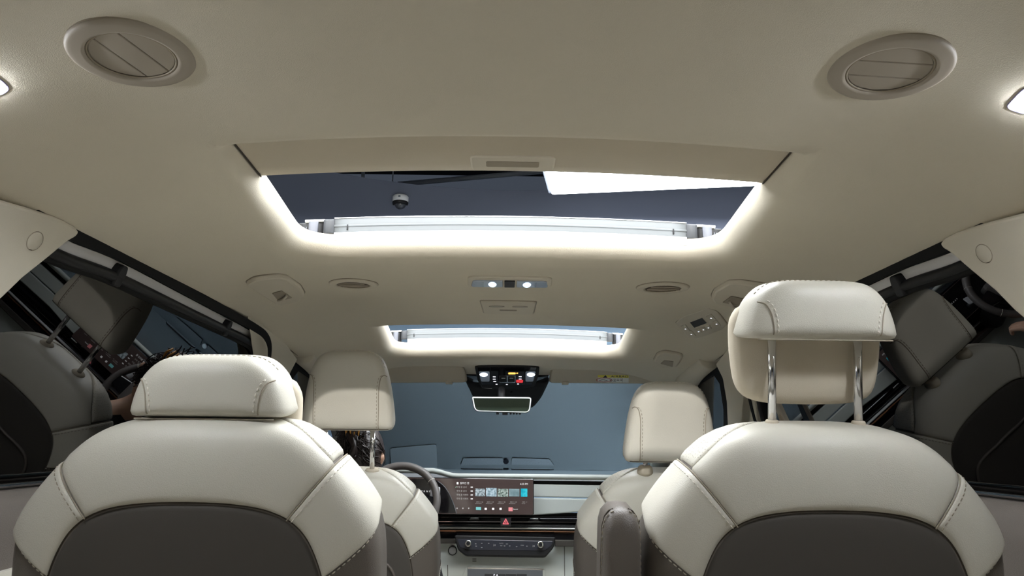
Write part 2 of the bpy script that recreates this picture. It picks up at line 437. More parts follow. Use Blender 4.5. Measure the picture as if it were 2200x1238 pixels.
# windshield pillars
for sg, nm, i in ((-1, 'left', 7), (1, 'right', 8)):
    path = catmull([(sg*.735, 2.45, .30), (sg*.735, 2.75, .25), (sg*.745, 3.05, .12), (sg*.77, 3.4, -.06), (sg*.79, 3.75, -.22)], 8)
    o = mesh('trim_%d' % i, *tube(path, .045, 12), TRIM)
    tag(o, 'beige windshield pillar trim on the %s side' % nm, 'trim', kind='structure')
# lower side walls, floor, tail
for sg, nm in ((-1, 'left'), (1, 'right')):
    zs = [(-.85, .84), (-.4, .84), (-.16, .835), (-.12, .84), (-.098, .855), (-.094, .88), (-.10, .93), (-.85, .93)]
    V, Fc = grid(lambda y, p: Vector((sg*p[1], y, p[0])), lin(-.7, 3.8, 20), zs, cv=True)
    o = mesh('wall_%s' % nm, V, Fc, TAUPE); tag(o, 'dark taupe door trim below the %s windows' % nm, 'door trim', kind='structure')
    mesh('lower_door_panel', *prism([(-.6, -.80), (3.0, -.80), (3.0, -.22), (-.6, -.22)], -sg*.012), CREAM, o, False, frame(Vector((sg*.838, 0, 0)), Vector((0, 1, 0)), Vector((0, 0, 1))))
    mesh('belt_strip', *tube([(sg*.872, -.6, -.088), (sg*.872, 2.0, -.088)], .004, 8), CHROME, o)
mesh_floor = mesh('floor', *prism([(-.93, -.7), (.93, -.7), (.93, 3.8), (-.93, 3.8)], -.02, -.85), mat('beige carpet', (.5, .46, .39), .95, spec=.1, bump=.5, bscale=500), None, False)
tag(mesh_floor, 'beige carpeted car floor', 'floor', kind='structure')
mesh('unseen_bounce_bench', *prism(rpoly([(-.5, -.85), (.42, -.85), (.42, -.42), (-.12, -.46), (-.28, -.12), (-.42, -.12)], .05, 4), 1.3, -.65), mat('pale bounce bench', (.36, .34, .30), .5), mesh_floor, False, frame(Vector((0, 0, 0)), Vector((0, 1, 0)), Vector((0, 0, 1))))  # bench out of view, added to bounce light up to the headliner
V, Fc = grid(lambda x, p: Vector((x, p[0], p[1])), lin(-.93, .93, 12), [(-.62, -.85), (-.66, -.1), (-.64, 0), (-.5, .45)])
o = mesh('wall_back', V, Fc, mat('tailgate trim', (.3, .27, .22), .6))
mesh('rear_window', *grid(lambda x, t: Vector((x*(1-.1*t), -.632+.125*t, .03+.37*t)), lin(-.68, .68, 9), lin(0, 1, 5)), mat('black rear glass', (.01, .013, .012), .05, spec=.5), o)
tag(o, 'tailgate trim closing the rear of the cabin', 'wall', kind='structure')

# ================================================================ WINDSHIELD
W0, W1 = Vector((0, 2.97, .262)), Vector((0, 3.78, -.235))
WN = Vector((0, -(W0.z-W1.z), -(W1.y-W0.y))).normalized()
o = mesh('window_5', *grid(lambda x, t: Vector((x, W0.y+(W1.y-W0.y)*t-.05*(x/.8)**2, W0.z+(W1.z-W0.z)*t)), lin(-.82, .82, 21), lin(-.05, 1.0, 12)), WIN_SHIELD)
tag(o, 'wide sloping windshield mirroring the dash top', 'window', kind='structure')

# ================================================================ ROOF OPENINGS
def sunroof(hk, i, label, tint):
    y0, y1, xh, rf, rr, bow = HOLES[hk]; zc = lambda x, y: roof(0, y)+LIP-.02*(x/xh)**2*.5
    # glass pane above the opening
    gz = .085
    o = mesh('window_%d' % i, *grid(lambda x, y: Vector((x, y, roof(0, y0)+gz-(y-y0)*.05-.02*(x/.5)**2)), lin(-.47, .47, 12), lin(y0-.38, y0+.06, 8)), tint)
    tag(o, label, 'window', kind='structure'); return o
sunroof('rear', 6, 'tinted roof glass slid open behind the second row opening', WIN_ROOF)
sunroof('front', 7, 'tinted roof glass slid open behind the front opening', WIN_ROOF)
def shade(hk, fr, label, hp):
    """sliding fabric shade drawn back under the rear edge of an opening"""
    y0, y1, xh, rf, rr, bow = HOLES[hk]; zt = .040
    def f(x, y):
        s = x/xh; sag = .006*math.sin(math.pi*min(1, max(0, (y-y0)/(fr-y0+1e-6))))*(1-s*s)
        return Vector((x, y-.012*(1-s*s)+.0*s, roof(x*.8, y0)+zt-.008*s*s-(y-y0)*.05-sag))
    us = lin(-xh-.05, xh+.05, 40); top = grid(f, us, lin(y0-.25, fr, 14))
    e = empty('roof_blind', f(0, y0), label, 'roof blind', 'sliding shades of the two roof openings')
    Mi = e.matrix_world.inverted()
    cl = mesh('shade_cloth', [Mi @ v for v in top[0]], top[1], CREAM2, e)
    s = cl.modifiers.new('s', 'SOLIDIFY'); s.thickness = .006; s.offset = -1
    ed = tube([f(u, fr)+Vector((0, .001, .004)) for u in us], .0065, 8); mesh('front_hem', [Mi @ v for v in ed[0]], ed[1], FIXT, e)
    for s in (-1, 1):
        g_ = [Mi @ (f(s*(xh-.001), y)+Vector((0, 0, -.0075))) for y in lin(y0-.01, fr, 8)]; mesh('edge_joint', *tube(g_, .0015, 5), GROOVE, e)
    # recessed pull handle
    a = Vector(hp[0]); b = Vector(hp[1])
    zz = f(0, fr-.03); pl = lambda px, py: hitp(px, py, zz, Vector((0, .05, 1)).normalized())
    A, B = pl(hp[0][0], hp[0][1]), pl(hp[1][0], hp[1][1]); c = (A+B)/2; wd, dp = abs(B.x-A.x), abs(A.y-B.y)
    M = Mi @ Matrix.Translation((c.x, c.y, zz.z-.002))
    out = rrect(wd, dp, .012); inn = rrect(wd*.62, dp*.36, .004)
    h = mesh('pull_handle', *prism(out, -.009, .002, .004), FIXT, e, False, M)
    mesh('handle_recess', *prism(inn, -.0012, -.0065), FIXD, h, False)
    mesh('handle_joint', *tube([(x, y, -.001) for x, y in out], .0012, 5, closed=True), FIXD, h)
shade('rear', 1.105, 'beige sliding shade with a pull handle over the second row', ((1008, 322), (1190, 360)))
shade('front', 2.335, 'beige sliding shade with a pull handle over the front seats', ((1048, 676), (1136, 686)))
def deflector(hk, label, px0, px1, pyt, pyb, Y, notch):
    """silver front bar of an opening with its grey end brackets and the white seal strip in front of it"""
    A, B = at(*px0, Y), at(*px1, Y); zt = (A.z+B.z)/2; hh = (at(1090, pyt, Y)-at(1090, pyb, Y)).z; zm = at(1090, pyt, Y).z
    xw = (B.x-A.x)/2; drop = zm-zt
    e = empty('sunroof_bar', Vector((0, Y, zm-hh)), label, 'sunroof bar', 'front bars of the two roof openings')
    def bar(z0, z1, y0, y1, x0, x1, m, name, n=24, par=e, bv=.3):
        prof = rpoly([(y0, z0), (y1, z0), (y1, z1), (y0, z1)], min(abs(z1-z0), abs(y1-y0))*bv, 3)
        f = lambda x, p: Vector((x, p[0]-.015*(x/xw)**2, p[1]+hh-drop*(x/xw)**2))
        us = lin(x0, x1, n); V, Fc = grid(f, us, prof, cv=True); k = len(prof)
        Fc += [tuple(range(k)), tuple((n-1)*k+j for j in range(k))]
        return mesh(name, V, Fc, m, par)
    b = bar(-hh, 0, 0, .012, -xw, xw, SILVER, 'aluminium_bar', bv=.15)
    bar(-.0012, .0006, -.0015, .004, -xw, xw, WHITEP, 'bright_edge')
    bar(-hh*.55, -hh*.42, -.0012, .002, -xw, xw, SILVER, 'bar_bead')
    bar(-hh*1.55, -hh*1.02, -.02, -.006, -xw*.985, xw*.985, WHITEP, 'seal_strip')
    for s in (-1, 1):
        nx = s*notch*xw; bar(-hh*.75, -hh*.42, -.0022, .001, nx-.0014, nx+.0014, BLACK, 'slot', 3)
        bar(-hh*.95, -hh*.05, -.001, .01, s*xw, s*(xw+.022), mat('charcoal bracket', (.028, .03, .034), .5), 'end_block', 3)
        bar(-hh*.16, -hh*.02, .002, .014, s*(xw+.022), s*(xw+.062), WHITEP, 'end_frame', 4)
        bar(-hh*1.2, -hh*.16, .006, .016, s*(xw+.022), s*(xw+.075), BLACK, 'end_cover', 4)
        bar(-hh*1.35, -hh*.15, -.004, .004, s*(xw+.034), s*(xw+.052), mat('grey bracket', (.10, .105, .125), .5), 'bracket', 3)
        for q in range(3):
            bar(-hh*1.1, -hh*.45, .002, .006, s*(xw+.058+q*.005), s*(xw+.0595+q*.005), mat('grey bracket', (.10, .105, .125)), 'rib', 3)
    return e
deflector('rear', 'long silver front bar of the roof opening over the second row', (720, 472), (1468, 485), 465, 500, 1.425, .925)
deflector('front', 'long silver front bar of the roof opening over the front seats', (878, 708), (1305, 717), 706, 727, 2.70, .93)

# ================================================================ SHOWROOM OUTSIDE
GZ = -1.2
o = mesh('ground', *prism([(-9, -6), (9, -6), (9, 9), (-9, 9)], -.1, GZ), mat('dark showroom floor', (.12, .125, .13), .35, spec=.4, noise=.1), None, False)
tag(o, 'dark polished showroom ground under the car', 'ground', kind='structure')
o = mesh('wall_front', *prism([(-9, 6.2), (9, 6.2), (9, 6.4), (-9, 6.4)], 3.35, GZ), mat('blue grey painted wall', (.088, .128, .172), .8, spec=.2, noise=.04, nscale=.6), None, False)
tag(o, 'plain blue grey showroom wall ahead of the car', 'wall', kind='structure')
ZC = 2.0
def cpt(px, py, Z=ZC):
    d = ray(px, py); return CAMP+d*((Z-CAMP.z)/d.z)
# dark fascia that hangs below the open ceiling, its lower face seen through the roof
FASC = mat('dark grey fascia', (.165, .185, .25), .7, spec=.2, noise=.05, nscale=.8)
def fz(px, py, Y): return at(px, py, Y)
pts = [(-8, -.6), (8, -.6)]
Yf = 6.0
topl_ = [at(*p, Yf) for p in [(-900, 300), (300, 330), (620, 362), (700, 374), (800, 391), (900, 404), (1000, 412), (1100, 416), (1200, 415), (1500, 412), (2000, 400), (3000, 380)]]
low = [(p.x, 1.2) for p in topl_][::-1]
M = frame(Vector((0, Yf, 0)), Vector((1, 0, 0)), Vector((0, 0, 1)))
o = mesh('trim_9', *prism([(p.x, p.z) for p in topl_]+low, .08), FASC, None, False, M)
tag(o, 'dark grey curved fascia hung across the showroom ceiling', 'fascia', kind='structure')
o = mesh('trim_10', *prism([(-9, -6), (9, -6), (9, 9), (-9, 9)], .1, 3.6), mat('black open ceiling', (.012, .013, .016), .9, spec=.1), None, False)
tag(o, 'black open showroom ceiling', 'ceiling', kind='structure')
# pipe and hangers below the black ceiling
p0, p1 = at(855, 396, 7.2), at(1170, 368, 7.2); dv = (p1-p0)
o = mesh('ceiling_pipe', *tube([p0-dv*.0, p0+dv*3], .028, 10), mat('grey pipe', (.30, .33, .38), .5)); tag(o, 'slim grey pipe hung below the black showroom ceiling', 'pipe')
for px, nm in ((780, 'hanger rod with a bead beside the grey pipe'), (843, 'thin hanger rod at the end of the grey pipe')):
    q = at(px, 396, 7.2); V, Fc = tube([q, q+Vector((0, 0, 3.6-q.z))], .008, 6)
    if px == 780: V, Fc = join((V, Fc), xf(Matrix.Translation(at(px, 376, 7.2)), lathe([(0, -.05), (.02, -.03), (.02, .03), (0, .05)], 10)))
    o = mesh('hanger_rod', V, Fc, mat('grey pipe', (.3, .33, .38))); tag(o, nm, 'rod')
# ceiling light boxes
A = cpt(1186, 418); L = cpt(1172, 365); Bq = cpt(1638, 393)
ey = (L-A); ey.z = 0; ey.normalize(); ex = Vector((-ey.y, ey.x, 0))
if ex.dot(Bq-A) < 0: ex = -ex
def lightbox(c, w, d, label):
    e = empty('light_box', c, label, 'ceiling light', 'showroom ceiling light boxes')
    a = math.atan2(ex.y, ex.x); R = Matrix.Rotation(a, 4, 'Z'); e.matrix_world = Matrix.Translation(c) @ R
    mesh('diffuser', *prism(rrect(w, d, .02, 2), .02), emat('light box diffuser', (.93, .97, 1.0), PANEL_E), e, False)
    mesh('frame', *prism(rrect(w+.06, d+.06, .02, 2), .12, .021), mat('grey pipe', (.3, .33, .38)), e, False)
    return e
W_, D_ = 3.4, 6.2
lightbox(A+ex*W_/2+ey*D_/2, W_, D_, 'big glowing ceiling light box reaching ahead over the car roof')
lightbox(A-ex*1.6+ey*(D_/2+2.4), 2.2, 4.2, 'added narrower light box, out of view, helping to light the cabin')  # second box is an unseen addition that lights the cabin
# track spotlights on the ceiling behind the car, shining forward through the roof opening
for i_, (sx2, sy2, tgt, lb_) in enumerate(((-.05, -1.16, (-.35, 1.9, 0), 'small track spotlight above the tailgate aimed at the driver seat'), (.62, -1.16, (.30, 1.9, 0), 'small track spotlight above the tailgate aimed at the passenger seat'))):
    p_ = Vector((sx2, sy2, 1.93)); d_ = (Vector(tgt)-p_).normalized()
    M_ = frame(p_, d_.orthogonal(), d_.cross(d_.orthogonal()))
    if M_.col[2].to_3d().dot(d_) < 0: M_ = M_ @ Matrix.Rotation(math.pi, 4, 'X')
    e = empty('track_spotlight', M_, lb_, 'spotlight', 'track spotlights behind the car')
    mesh('lamp_body', *lathe([(0, -.16), (.05, -.16), (.055, -.14), (.055, .0), (.048, .0), (.045, -.03), (0, -.05)], 24), BLACK, e)
    mesh('stem', *tube([Vector((0, 0, -.1)), M_.inverted() @ Vector((p_.x, p_.y-.09, 3.6))], .012, 8), BLACK, e)
    ld = bpy.data.lights.new('spot', 'SPOT'); ld.energy = SPOT_W*(1.0 if i_ == 0 else .15); ld.shadow_soft_size = .03; ld.spot_size = math.radians(50); ld.spot_blend = .6; ld.color = (1.0, .97, .92)
    lo = bpy.data.objects.new('spot_beam', ld); COL.objects.link(lo); lo.parent = e; lo.matrix_local = Matrix.Translation((0, 0, .02)) @ Matrix.Rotation(math.pi, 4, 'X')
# dome camera on the fascia
c = at(862, 441, Yf-.03); s = (at(880, 441, Yf)-at(844, 441, Yf)).length
e = empty('dome_camera', c, 'white dome security camera fixed to the dark fascia', 'security camera')
mesh('backplate', *prism(rrect(s*.98, s*1.0, s*.12, 3), s*.12, -s*.02, s*.04), mat('bright white enamel', (.95, .95, .95), .4), e, False, frame(Vector((0, 0, -s*.05)), Vector((1, 0, 0)), Vector((0, 0, 1))))
mesh('housing', *lathe([(0, s*.46), (s*.40, s*.45), (s*.47, s*.38), (s*.47, s*.12), (s*.44, s*.02), (s*.3, s*.0)], 28), mat('bright white enamel', (.95, .95, .95)), e, True, Matrix.Translation((0, -s*.35, 0)))
mesh('visor', *lathe([(s*.46, s*.06), (s*.48, s*.02), (s*.44, -s*.12), (s*.36, -s*.13)], 28), BLACK, e, True, Matrix.Translation((0, -s*.35, 0)))
mesh('dome', *lathe([(s*.34, -.0*s), (s*.33, -s*.15), (s*.24, -s*.30), (s*.1, -s*.37), (0, -s*.38)], 24), mat('smoked dome', (.06, .065, .075), .08, spec=.7), e, True, Matrix.Translation((0, -s*.35, 0)))
mesh('emblem', *prism(rrect(s*.13, s*.1, s*.01, 2), s*.01), GREYB, e, False, frame(Vector((0, -s*.82, s*.27)), Vector((1, 0, 0)), Vector((0, 0, 1))))

# ================================================================ HEADLINER FIXTURES
def elon(name, a, b, **k): return ellipse(a, b, 48)
def vent(pc, pl, pr, sl, label, group, blades):
    M0 = roof_frame(*pc); slat_rot = 0.0
    if sl: qa, qb = plocal(M0, *sl[0]), plocal(M0, *sl[1]); slat_rot = math.atan2(qb[1]-qa[1], qb[0]-qa[0])
    a = (plocal(M0, *pl), plocal(M0, *pr)); r = math.hypot(a[1][0]-a[0][0], a[1][1]-a[0][1])/2
    e = empty('air_vent', M0, label, 'air vent', group)
    mesh('bezel', *lathe([(r*1.0, .002), (r, -.0015), (r*.975, -.0042), (r*.93, -.0055), (r*.88, -.0052), (r*.76, -.0065), (r*.71, -.006), (r*.685, -.003), (r*.68, .004)], 56), VENTM if blades == 'flat' else FIXT, e)
    mesh('throat', *lathe([(r*.69, .003), (0, .003)], 48), FIXD if blades == 'flat' else GROOVE, e)
    mesh('throat_ring', *tube([(r*.675*math.cos(q), r*.675*math.sin(q), -.0035) for q in lin(0, 2*math.pi, 57)[:-1]], .0014, 5, closed=True), FIXD, e)
    mesh('joint_ring', *tube([(r*1.004*math.cos(q), r*1.004*math.sin(q), -.0006) for q in lin(0, 2*math.pi, 57)[:-1]], .0011, 5, closed=True), FIXD, e)
    Mr = Matrix.Rotation(slat_rot, 4, 'Z'); R = r*.655
    if blades == 'flat':
        cuts = [(-1.0, -.36), (-.335, .325), (.35, 1.0)]
        for y0, y1 in cuts:
            ys = lin(y0, y1, 9); L_ = [(-R*math.sqrt(max(0, 1-y*y)), R*y) for y in ys]; P = L_+[(-x, y) for x, y in L_[::-1]]
            P = [p for i, p in enumerate(P) if i == 0 or (Vector(p)-Vector(P[i-1])).length > 1e-5]
            if (Vector(P[0])-Vector(P[-1])).length < 1e-5: P.pop()
            mesh('slat', *prism(P, -.004, .001, .0012), VENTM, e, False, Mr)
    else:
        for y0, tilt in ((-.52, .9), (0.0, .9), (.52, .9)):
            hw = R*math.sqrt(1-y0*y0)*.98
            V, Fc = grid(lambda x, q: Vector((x, R*y0+q*.011*math.cos(tilt)+.18*R*(1-(x/hw)**2)*(-1), -.002+q*.011*math.sin(tilt)*.6)), lin(-hw, hw, 15), lin(-1, 1, 4))
            s = mesh('slat', V, Fc, VENTM, e, True, Mr); md = s.modifiers.new('s', 'SOLIDIFY'); md.thickness = .002
    return e
G1, G2 = 'large round vents at the rear of the headliner', 'small round vents ahead of the rear roof opening'
vent((285, 115), (143, 100), (428, 145), ((215, 85), (318, 158)), 'large round taupe vent on the left rear of the headliner', G1, 'flat')
vent((1911, 146), (1770, 168), (2052, 120), ((1830, 145), (1985, 155)), 'large round taupe vent on the right rear of the headliner', G1, 'flat')
vent((760, 609), (708, 607), (813, 611), None, 'small round vent with open slats left of the twin reading lamp', G2, 'open')
vent((1424, 617), (1372, 613), (1476, 620), None, 'small round vent with open slats right of the twin reading lamp', G2, 'open')

# glowing triangular lamps at the sides
for sg, pix, nm in ((-1, [(-150, 110), (-3, 172), (14, 190), (-2, 200), (-150, 205)], 'left'), (1, [(2330, 160), (2203, 192), (2168, 229), (2203, 241), (2340, 245)], 'right')):
    M = roof_frame(5 if sg < 0 else 2190, 192 if sg < 0 else 225); P = rpoly([plocal(M, *p) for p in pix], .006, 4)
    e = empty('side_lamp', M, 'glowing white courtesy lamp at the %s edge of the headliner' % nm, 'lamp', 'courtesy lamps at the headliner edges')
    mesh('lens', *prism(P, -.004, .001, .001), LED, e, False)
    mesh('bezel', *join(prism(inset(P, -.004), -.0025, .001, .001)), mat('lilac lamp bezel', (.3, .28, .42), .4), e, False)
# twin reading lamp
M = roof_frame(1095, 605); x0, y0 = plocal(M, 1002, 605); x1, _ = plocal(M, 1187, 606); _, ya = plocal(M, 1095, 594); _, yb = plocal(M, 1095, 616)
wd, dp = x1-x0, abs(ya-yb)
e = empty('reading_lamp', M, 'twin reading lamp with blue white lenses ahead of the rear roof opening', 'lamp')
mesh('housing', *prism(rpoly([(-wd/2, dp*.42), (wd/2, dp*.42), (wd*.47, -dp*.5), (-wd*.47, -dp*.5)], [.02]*4, 6), -.006, .001, .003), FIXT, e, False)
for s in (-1, 1):
    P = rpoly([(s*wd*.08, dp*.28), (s*wd*.455, dp*.28), (s*wd*.42, -dp*.30), (s*wd*.08, -dp*.30)], [.003, .012, .012, .003], 4)
    l = mesh('lens', *prism(P, -.004, -.004, .0015), LENS, e, False)
    mesh('lit_bulb', *xf(Matrix.Translation((s*wd*.20, 0, -.0085)), lathe([(0, -.0025), (wd*.035, -.002), (wd*.05, .001)], 20, 1, dp/wd*5)), LEDS, l)
    mesh('lens_rib', *prism([(s*wd*.30, -dp*.28), (s*wd*.305, -dp*.28), (s*wd*.305, dp*.26), (s*wd*.30, dp*.26)], -.0006, -.008), CHROME, l, False)
mesh('button', *prism(rrect(wd*.12, dp*.60, .002, 2), -.004, -.004, .001), BLACK, e, False)
# small console with buttons, ahead of it
M = roof_frame(1092, 659); Q = [plocal(M, *p) for p in [(1032, 645), (1152, 647), (1146, 673), (1040, 672)]]
e = empty('roof_console', M, 'small beige flap with a finger slot behind the front roof opening', 'console')
mesh('plate', *prism(rpoly(Q, .012, 5), -.006, .001, .003), FIXT, e, False)
mesh('joint', *tube([(x, y, -.0004) for x, y in inset(rpoly(Q, .012, 5), -.0012)], .0016, 5, closed=True), FIXD, e)
mesh('finger_slot', *prism(rrect(.05, .012, .003, 3), -.0012, -.0052), FIXD, e, False, Matrix.Translation((0, plocal(M, 1092, 663)[1], 0)))
for s in (-1, 1): mesh('microphone_grille', *prism(ellipse(.022, .012, 20), -.0012, -.0052), VENTM, e, False, Matrix.Translation((s*.033, plocal(M, 1092, 655)[1], 0)))
# rear climate panel on the right
def roof_frame_along(pc, pa, pb):
    M = roof_frame(*pc); a, b = (hitp(*p, M.translation, M.col[2].to_3d()) for p in (pa, pb)); z = M.col[2].to_3d(); ex_ = (b-a).normalized()
    return frame(M.translation, ex_, z.cross(ex_))
M = roof_frame_along((1505, 693), (1455, 692), (1536, 660)); LQ = lambda *p: [plocal(M, *q) for q in p]
e = empty('climate_control', M, 'beige rear climate panel with a small black display on the headliner', 'control panel')
Q = LQ((1452, 692), (1470, 677), (1520, 660), (1540, 666), (1563, 695), (1552, 706), (1500, 726), (1478, 722))
mesh('plate', *prism(rpoly(Q, .006, 4), -.005, .001, .0025), FIXT, e, False)
mesh('joint', *tube([(x, y, -.0006) for x, y in inset(rpoly(Q, .006, 4), -.001)], .0011, 5, closed=True), FIXD, e)
mesh('display', *prism(LQ((1483, 690), (1509, 680), (1519, 691), (1492, 701)), -.0008, -.0045), BLACK, e, False)
for P in (((1463, 698), (1473, 694), (1483, 708), (1474, 712)), ((1475, 711), (1486, 707), (1496, 719), (1487, 722)), ((1516, 676), (1528, 671), (1539, 683), (1530, 688)), ((1531, 688), (1540, 684), (1549, 696), (1540, 701)),
          ((1494, 707), (1503, 703), (1509, 711), (1500, 714)), ((1504, 702), (1514, 699), (1519, 707), (1510, 711)), ((1515, 698), (1525, 695), (1530, 703), (1520, 706))):
    q = rpoly(LQ(*P), .0015, 2); b = mesh('button', *prism(q, -.0022, -.004, .0006), FIXT, e, False)
    cx, cy = sum(p[0] for p in q)/len(q), sum(p[1] for p in q)/len(q)
    mesh('icon', *prism(rrect(.006, .004, .001, 2), -.0004, -.0062), mat('lit icon white', (.8, .8, .8), .5, emit=(.85, .85, 1), es=.5), b, False, Matrix.Translation((cx, cy, 0)))
# grab handles
def grab(pc, pix, slot, knob, label):
    M = roof_frame(*pc); LQ = lambda P: [plocal(M, *q) for q in P]
    e = empty('grab_handle', M, label, 'grab handle', 'folding grab handles above the doors')
    P = LQ(pix); mesh('handle_plate', *prism(rpoly(P, .016, 6), -.013, .002, .007), FIXT, e, False)
    mesh('handle_joint', *tube([(x, y, .0) for x, y in inset(rpoly(P, .016, 6), -.0008)], .0016, 6, closed=True), FIXD, e)
    if slot: mesh('finger_recess', *prism(rpoly(LQ(slot), .004, 3), -.0012, -.0118), FIXD, e, False)
    if knob:
        a, b = LQ(knob); p = [Vector((a[0], a[1], -.0145)), Vector(((a[0]+b[0])/2, (a[1]+b[1])/2, -.019)), Vector((b[0], b[1], -.0145))]
        mesh('coat_hook', *tube(catmull(p, 5), [.0035]*10+[.0045], 8), FIXT, e)
    return e
grab((597, 617), [(527, 605), (548, 593), (600, 587), (618, 590), (645, 610), (655, 628), (645, 640), (600, 650), (588, 645)], [(584, 620), (605, 614), (627, 630), (598, 637)], [(616, 622), (598, 634)], 'beige grab handle with a coat hook above the left sliding door')
grab((1590, 625), [(1528, 634), (1535, 618), (1565, 600), (1590, 600), (1668, 612), (1668, 650), (1600, 662), (1580, 655), (1535, 645)], [(1553, 640), (1572, 626), (1612, 634), (1596, 648)], [(1568, 636), (1582, 650)], 'beige grab handle above the right sliding door behind the raised headrest')
grab((1436, 769), [(1404, 772), (1412, 757), (1428, 752), (1466, 758), (1468, 764), (1456, 784), (1420, 786)], [(1420, 775), (1428, 768), (1448, 770), (1446, 782)], None, 'small beige grab handle beside the right sun visor')

# ================================================================ WINDSHIELD HEADER: visors, console, mirror
def plane_frame(pc, Y, tilt):
    """frame facing the cabin: x right, y up and leaning back to the cabin by tilt, z towards the rear"""
    p = at(*pc, Y); ey_ = Vector((0, -math.sin(tilt), math.cos(tilt))); M = frame(p, Vector((1, 0, 0)), ey_); return M
VT = math.radians(62)
def visor(pix, label, clips):
    M = plane_frame((sum(p[0] for p in pix)/len(pix), 803), 2.90, VT); LQ = lambda P: [plocal(M, *q) for q in P]
    e = empty('sun_visor', M, label, 'sun visor', 'folded sun visors below the headliner')
    P = rpoly(LQ(pix), .02, 5); mesh('visor_body', *prism(inset(P, .002), .026, -.016, .006), CREAM2, e, False)
    mesh('visor_joint', *tube([(x, y, .004) for x, y in inset(P, -.0005)], .0022, 6, closed=True), FIXD, e)
    for c in clips:
        q = plocal(M, *c); mesh('hinge_clip', *prism(rrect(.03, .02, .004, 3), .008, .008, .002), FIXT, e, False, Matrix.Translation((q[0], q[1], 0)))
    return e, M, LQ
visor([(690, 780), (850, 781), (992, 783), (1000, 795), (1003, 819), (840, 820), (690, 820)], 'beige sun visor behind the driver headrest', [(965, 817)])
e, M, LQ = visor([(1190, 783), (1300, 786), (1440, 791), (1449, 800), (1447, 812), (1420, 822), (1180, 820), (1183, 795)], 'beige sun visor with a yellow and white airbag sticker', [(1214, 818), (1413, 822)])
st = mesh('airbag_sticker', *prism(LQ([(1284, 801), (1350, 802), (1350, 818), (1284, 817)]), .0006, .0102), mat('sticker white', (.75, .75, .72), .5), e, False)
st['label'] = 'white airbag warning sticker with a yellow header'
mesh('sticker_header', *prism(LQ([(1284, 801), (1350, 802), (1350, 807.5), (1284, 806.5)]), .0004, .0109), mat('sticker yellow', (.75, .66, .08), .5), st, False)
INK = mat('black ink', (.015, .015, .015), .6); REDI = mat('red ink', (.5, .03, .03), .6)
a = plocal(M, 1302, 804.3); sz = abs(plocal(M, 1302, 801)[1]-plocal(M, 1302, 808)[1])
text('AIRBAG', sz*.85, INK, Matrix.Translation((plocal(M, 1312, 804)[0], a[1], .0114)), st)
a2 = plocal(M, 1300, 804.3); mesh('warning_triangle', *prism([(a2[0]-sz*.4, a2[1]-sz*.35), (a2[0]+sz*.4, a2[1]-sz*.35), (a2[0], a2[1]+sz*.4)], .0004, .0113), INK, st, False)
c = plocal(M, 1297, 812); mesh('prohibition_ring', *tube([(c[0]+sz*1.3*math.cos(q), c[1]+sz*.62*math.sin(q), .0109) for q in lin(0, 2*math.pi, 25)[:-1]], .0011, 5, closed=True), REDI, st)
mesh('child_seat_mark', *join(*[tube([(c[0]+sz*(dx), c[1]+sz*dy, .011), (c[0]+sz*(dx+.5), c[1]+sz*(dy+.25), .011)], .0009, 5) for dx, dy in ((-.8, -.2), (-.3, .1), (.1, -.3))]), INK, st)
for k in range(3):
    for j in range(4):
        if k == 2 and j > 1: continue
        q = plocal(M, 1311+j*7+(0 if k < 2 else 0), 810+k*2.6); mesh('sticker_print', *prism(rrect(.008+.004*((k+j) % 2), .0028, .0005, 1), .0003, .0109), INK, st, False, Matrix.Translation((q[0]+.004, q[1], 0)))
for xx in (1310, 1336):
    mesh('sticker_rule', *prism(LQ([(xx, 807.5), (xx+.6, 807.5), (xx+.6, 817), (xx, 817)]), .0003, .0109), INK, st, False)
# overhead console
OT = math.radians(50)
M = plane_frame((1086, 805), 2.86, OT); LQ = lambda *P: [plocal(M, *q) for q in P]
e = empty('overhead_console', M, 'black overhead console with two white lamps and buttons above the mirror', 'console')
Q = rpoly(LQ((1020, 786), (1030, 782), (1085, 778), (1145, 782), (1159, 787), (1157, 806), (1148, 828), (1120, 832), (1035, 831), (1026, 815)), .008, 4)
mesh('console_body', *prism(Q, .03, -.018, .006), BLACK, e, False)
for s, P in ((-1, [(1026, 785), (1053, 784), (1055, 823), (1036, 822), (1029, 806)]), (1, [(1128, 784), (1152, 785), (1150, 806), (1142, 822), (1127, 823)])):
    l = mesh('lamp_panel', *prism(LQ(*P), .002, .011, .0008), PIANO, e, False)
    cx = 1039.5 if s < 0 else 1140.5; cp = plocal(M, cx, 800); rw = abs(plocal(M, cx+8.5, 800)[0]-cp[0])
    mesh('lens', *prism(rpoly(LQ((1029, 793) if s < 0 else (1129, 793), (1052, 793) if s < 0 else (1151, 793), (1052, 815) if s < 0 else (1145, 815), (1034, 815) if s < 0 else (1129, 815)), .006, 3), .001, .0132), LENS, l, False)
    mesh('lit_bulb', *xf(Matrix.Translation((cp[0], cp[1], .015)), lathe([(0, .003), (rw*.7, .002), (rw, -.001)], 20, 1.0, .65)), LEDC, l)
mesh('button_field', *prism(LQ((1054, 784), (1127, 784), (1127, 823), (1055, 823)), .0015, .0115, .0005), PIANO, e, False)
fr = mesh('switch_frame', *prism(rpoly(LQ((1072, 802), (1108, 802), (1107, 817), (1073, 817)), .003, 2), .002, .0128), CHROME, e, False)
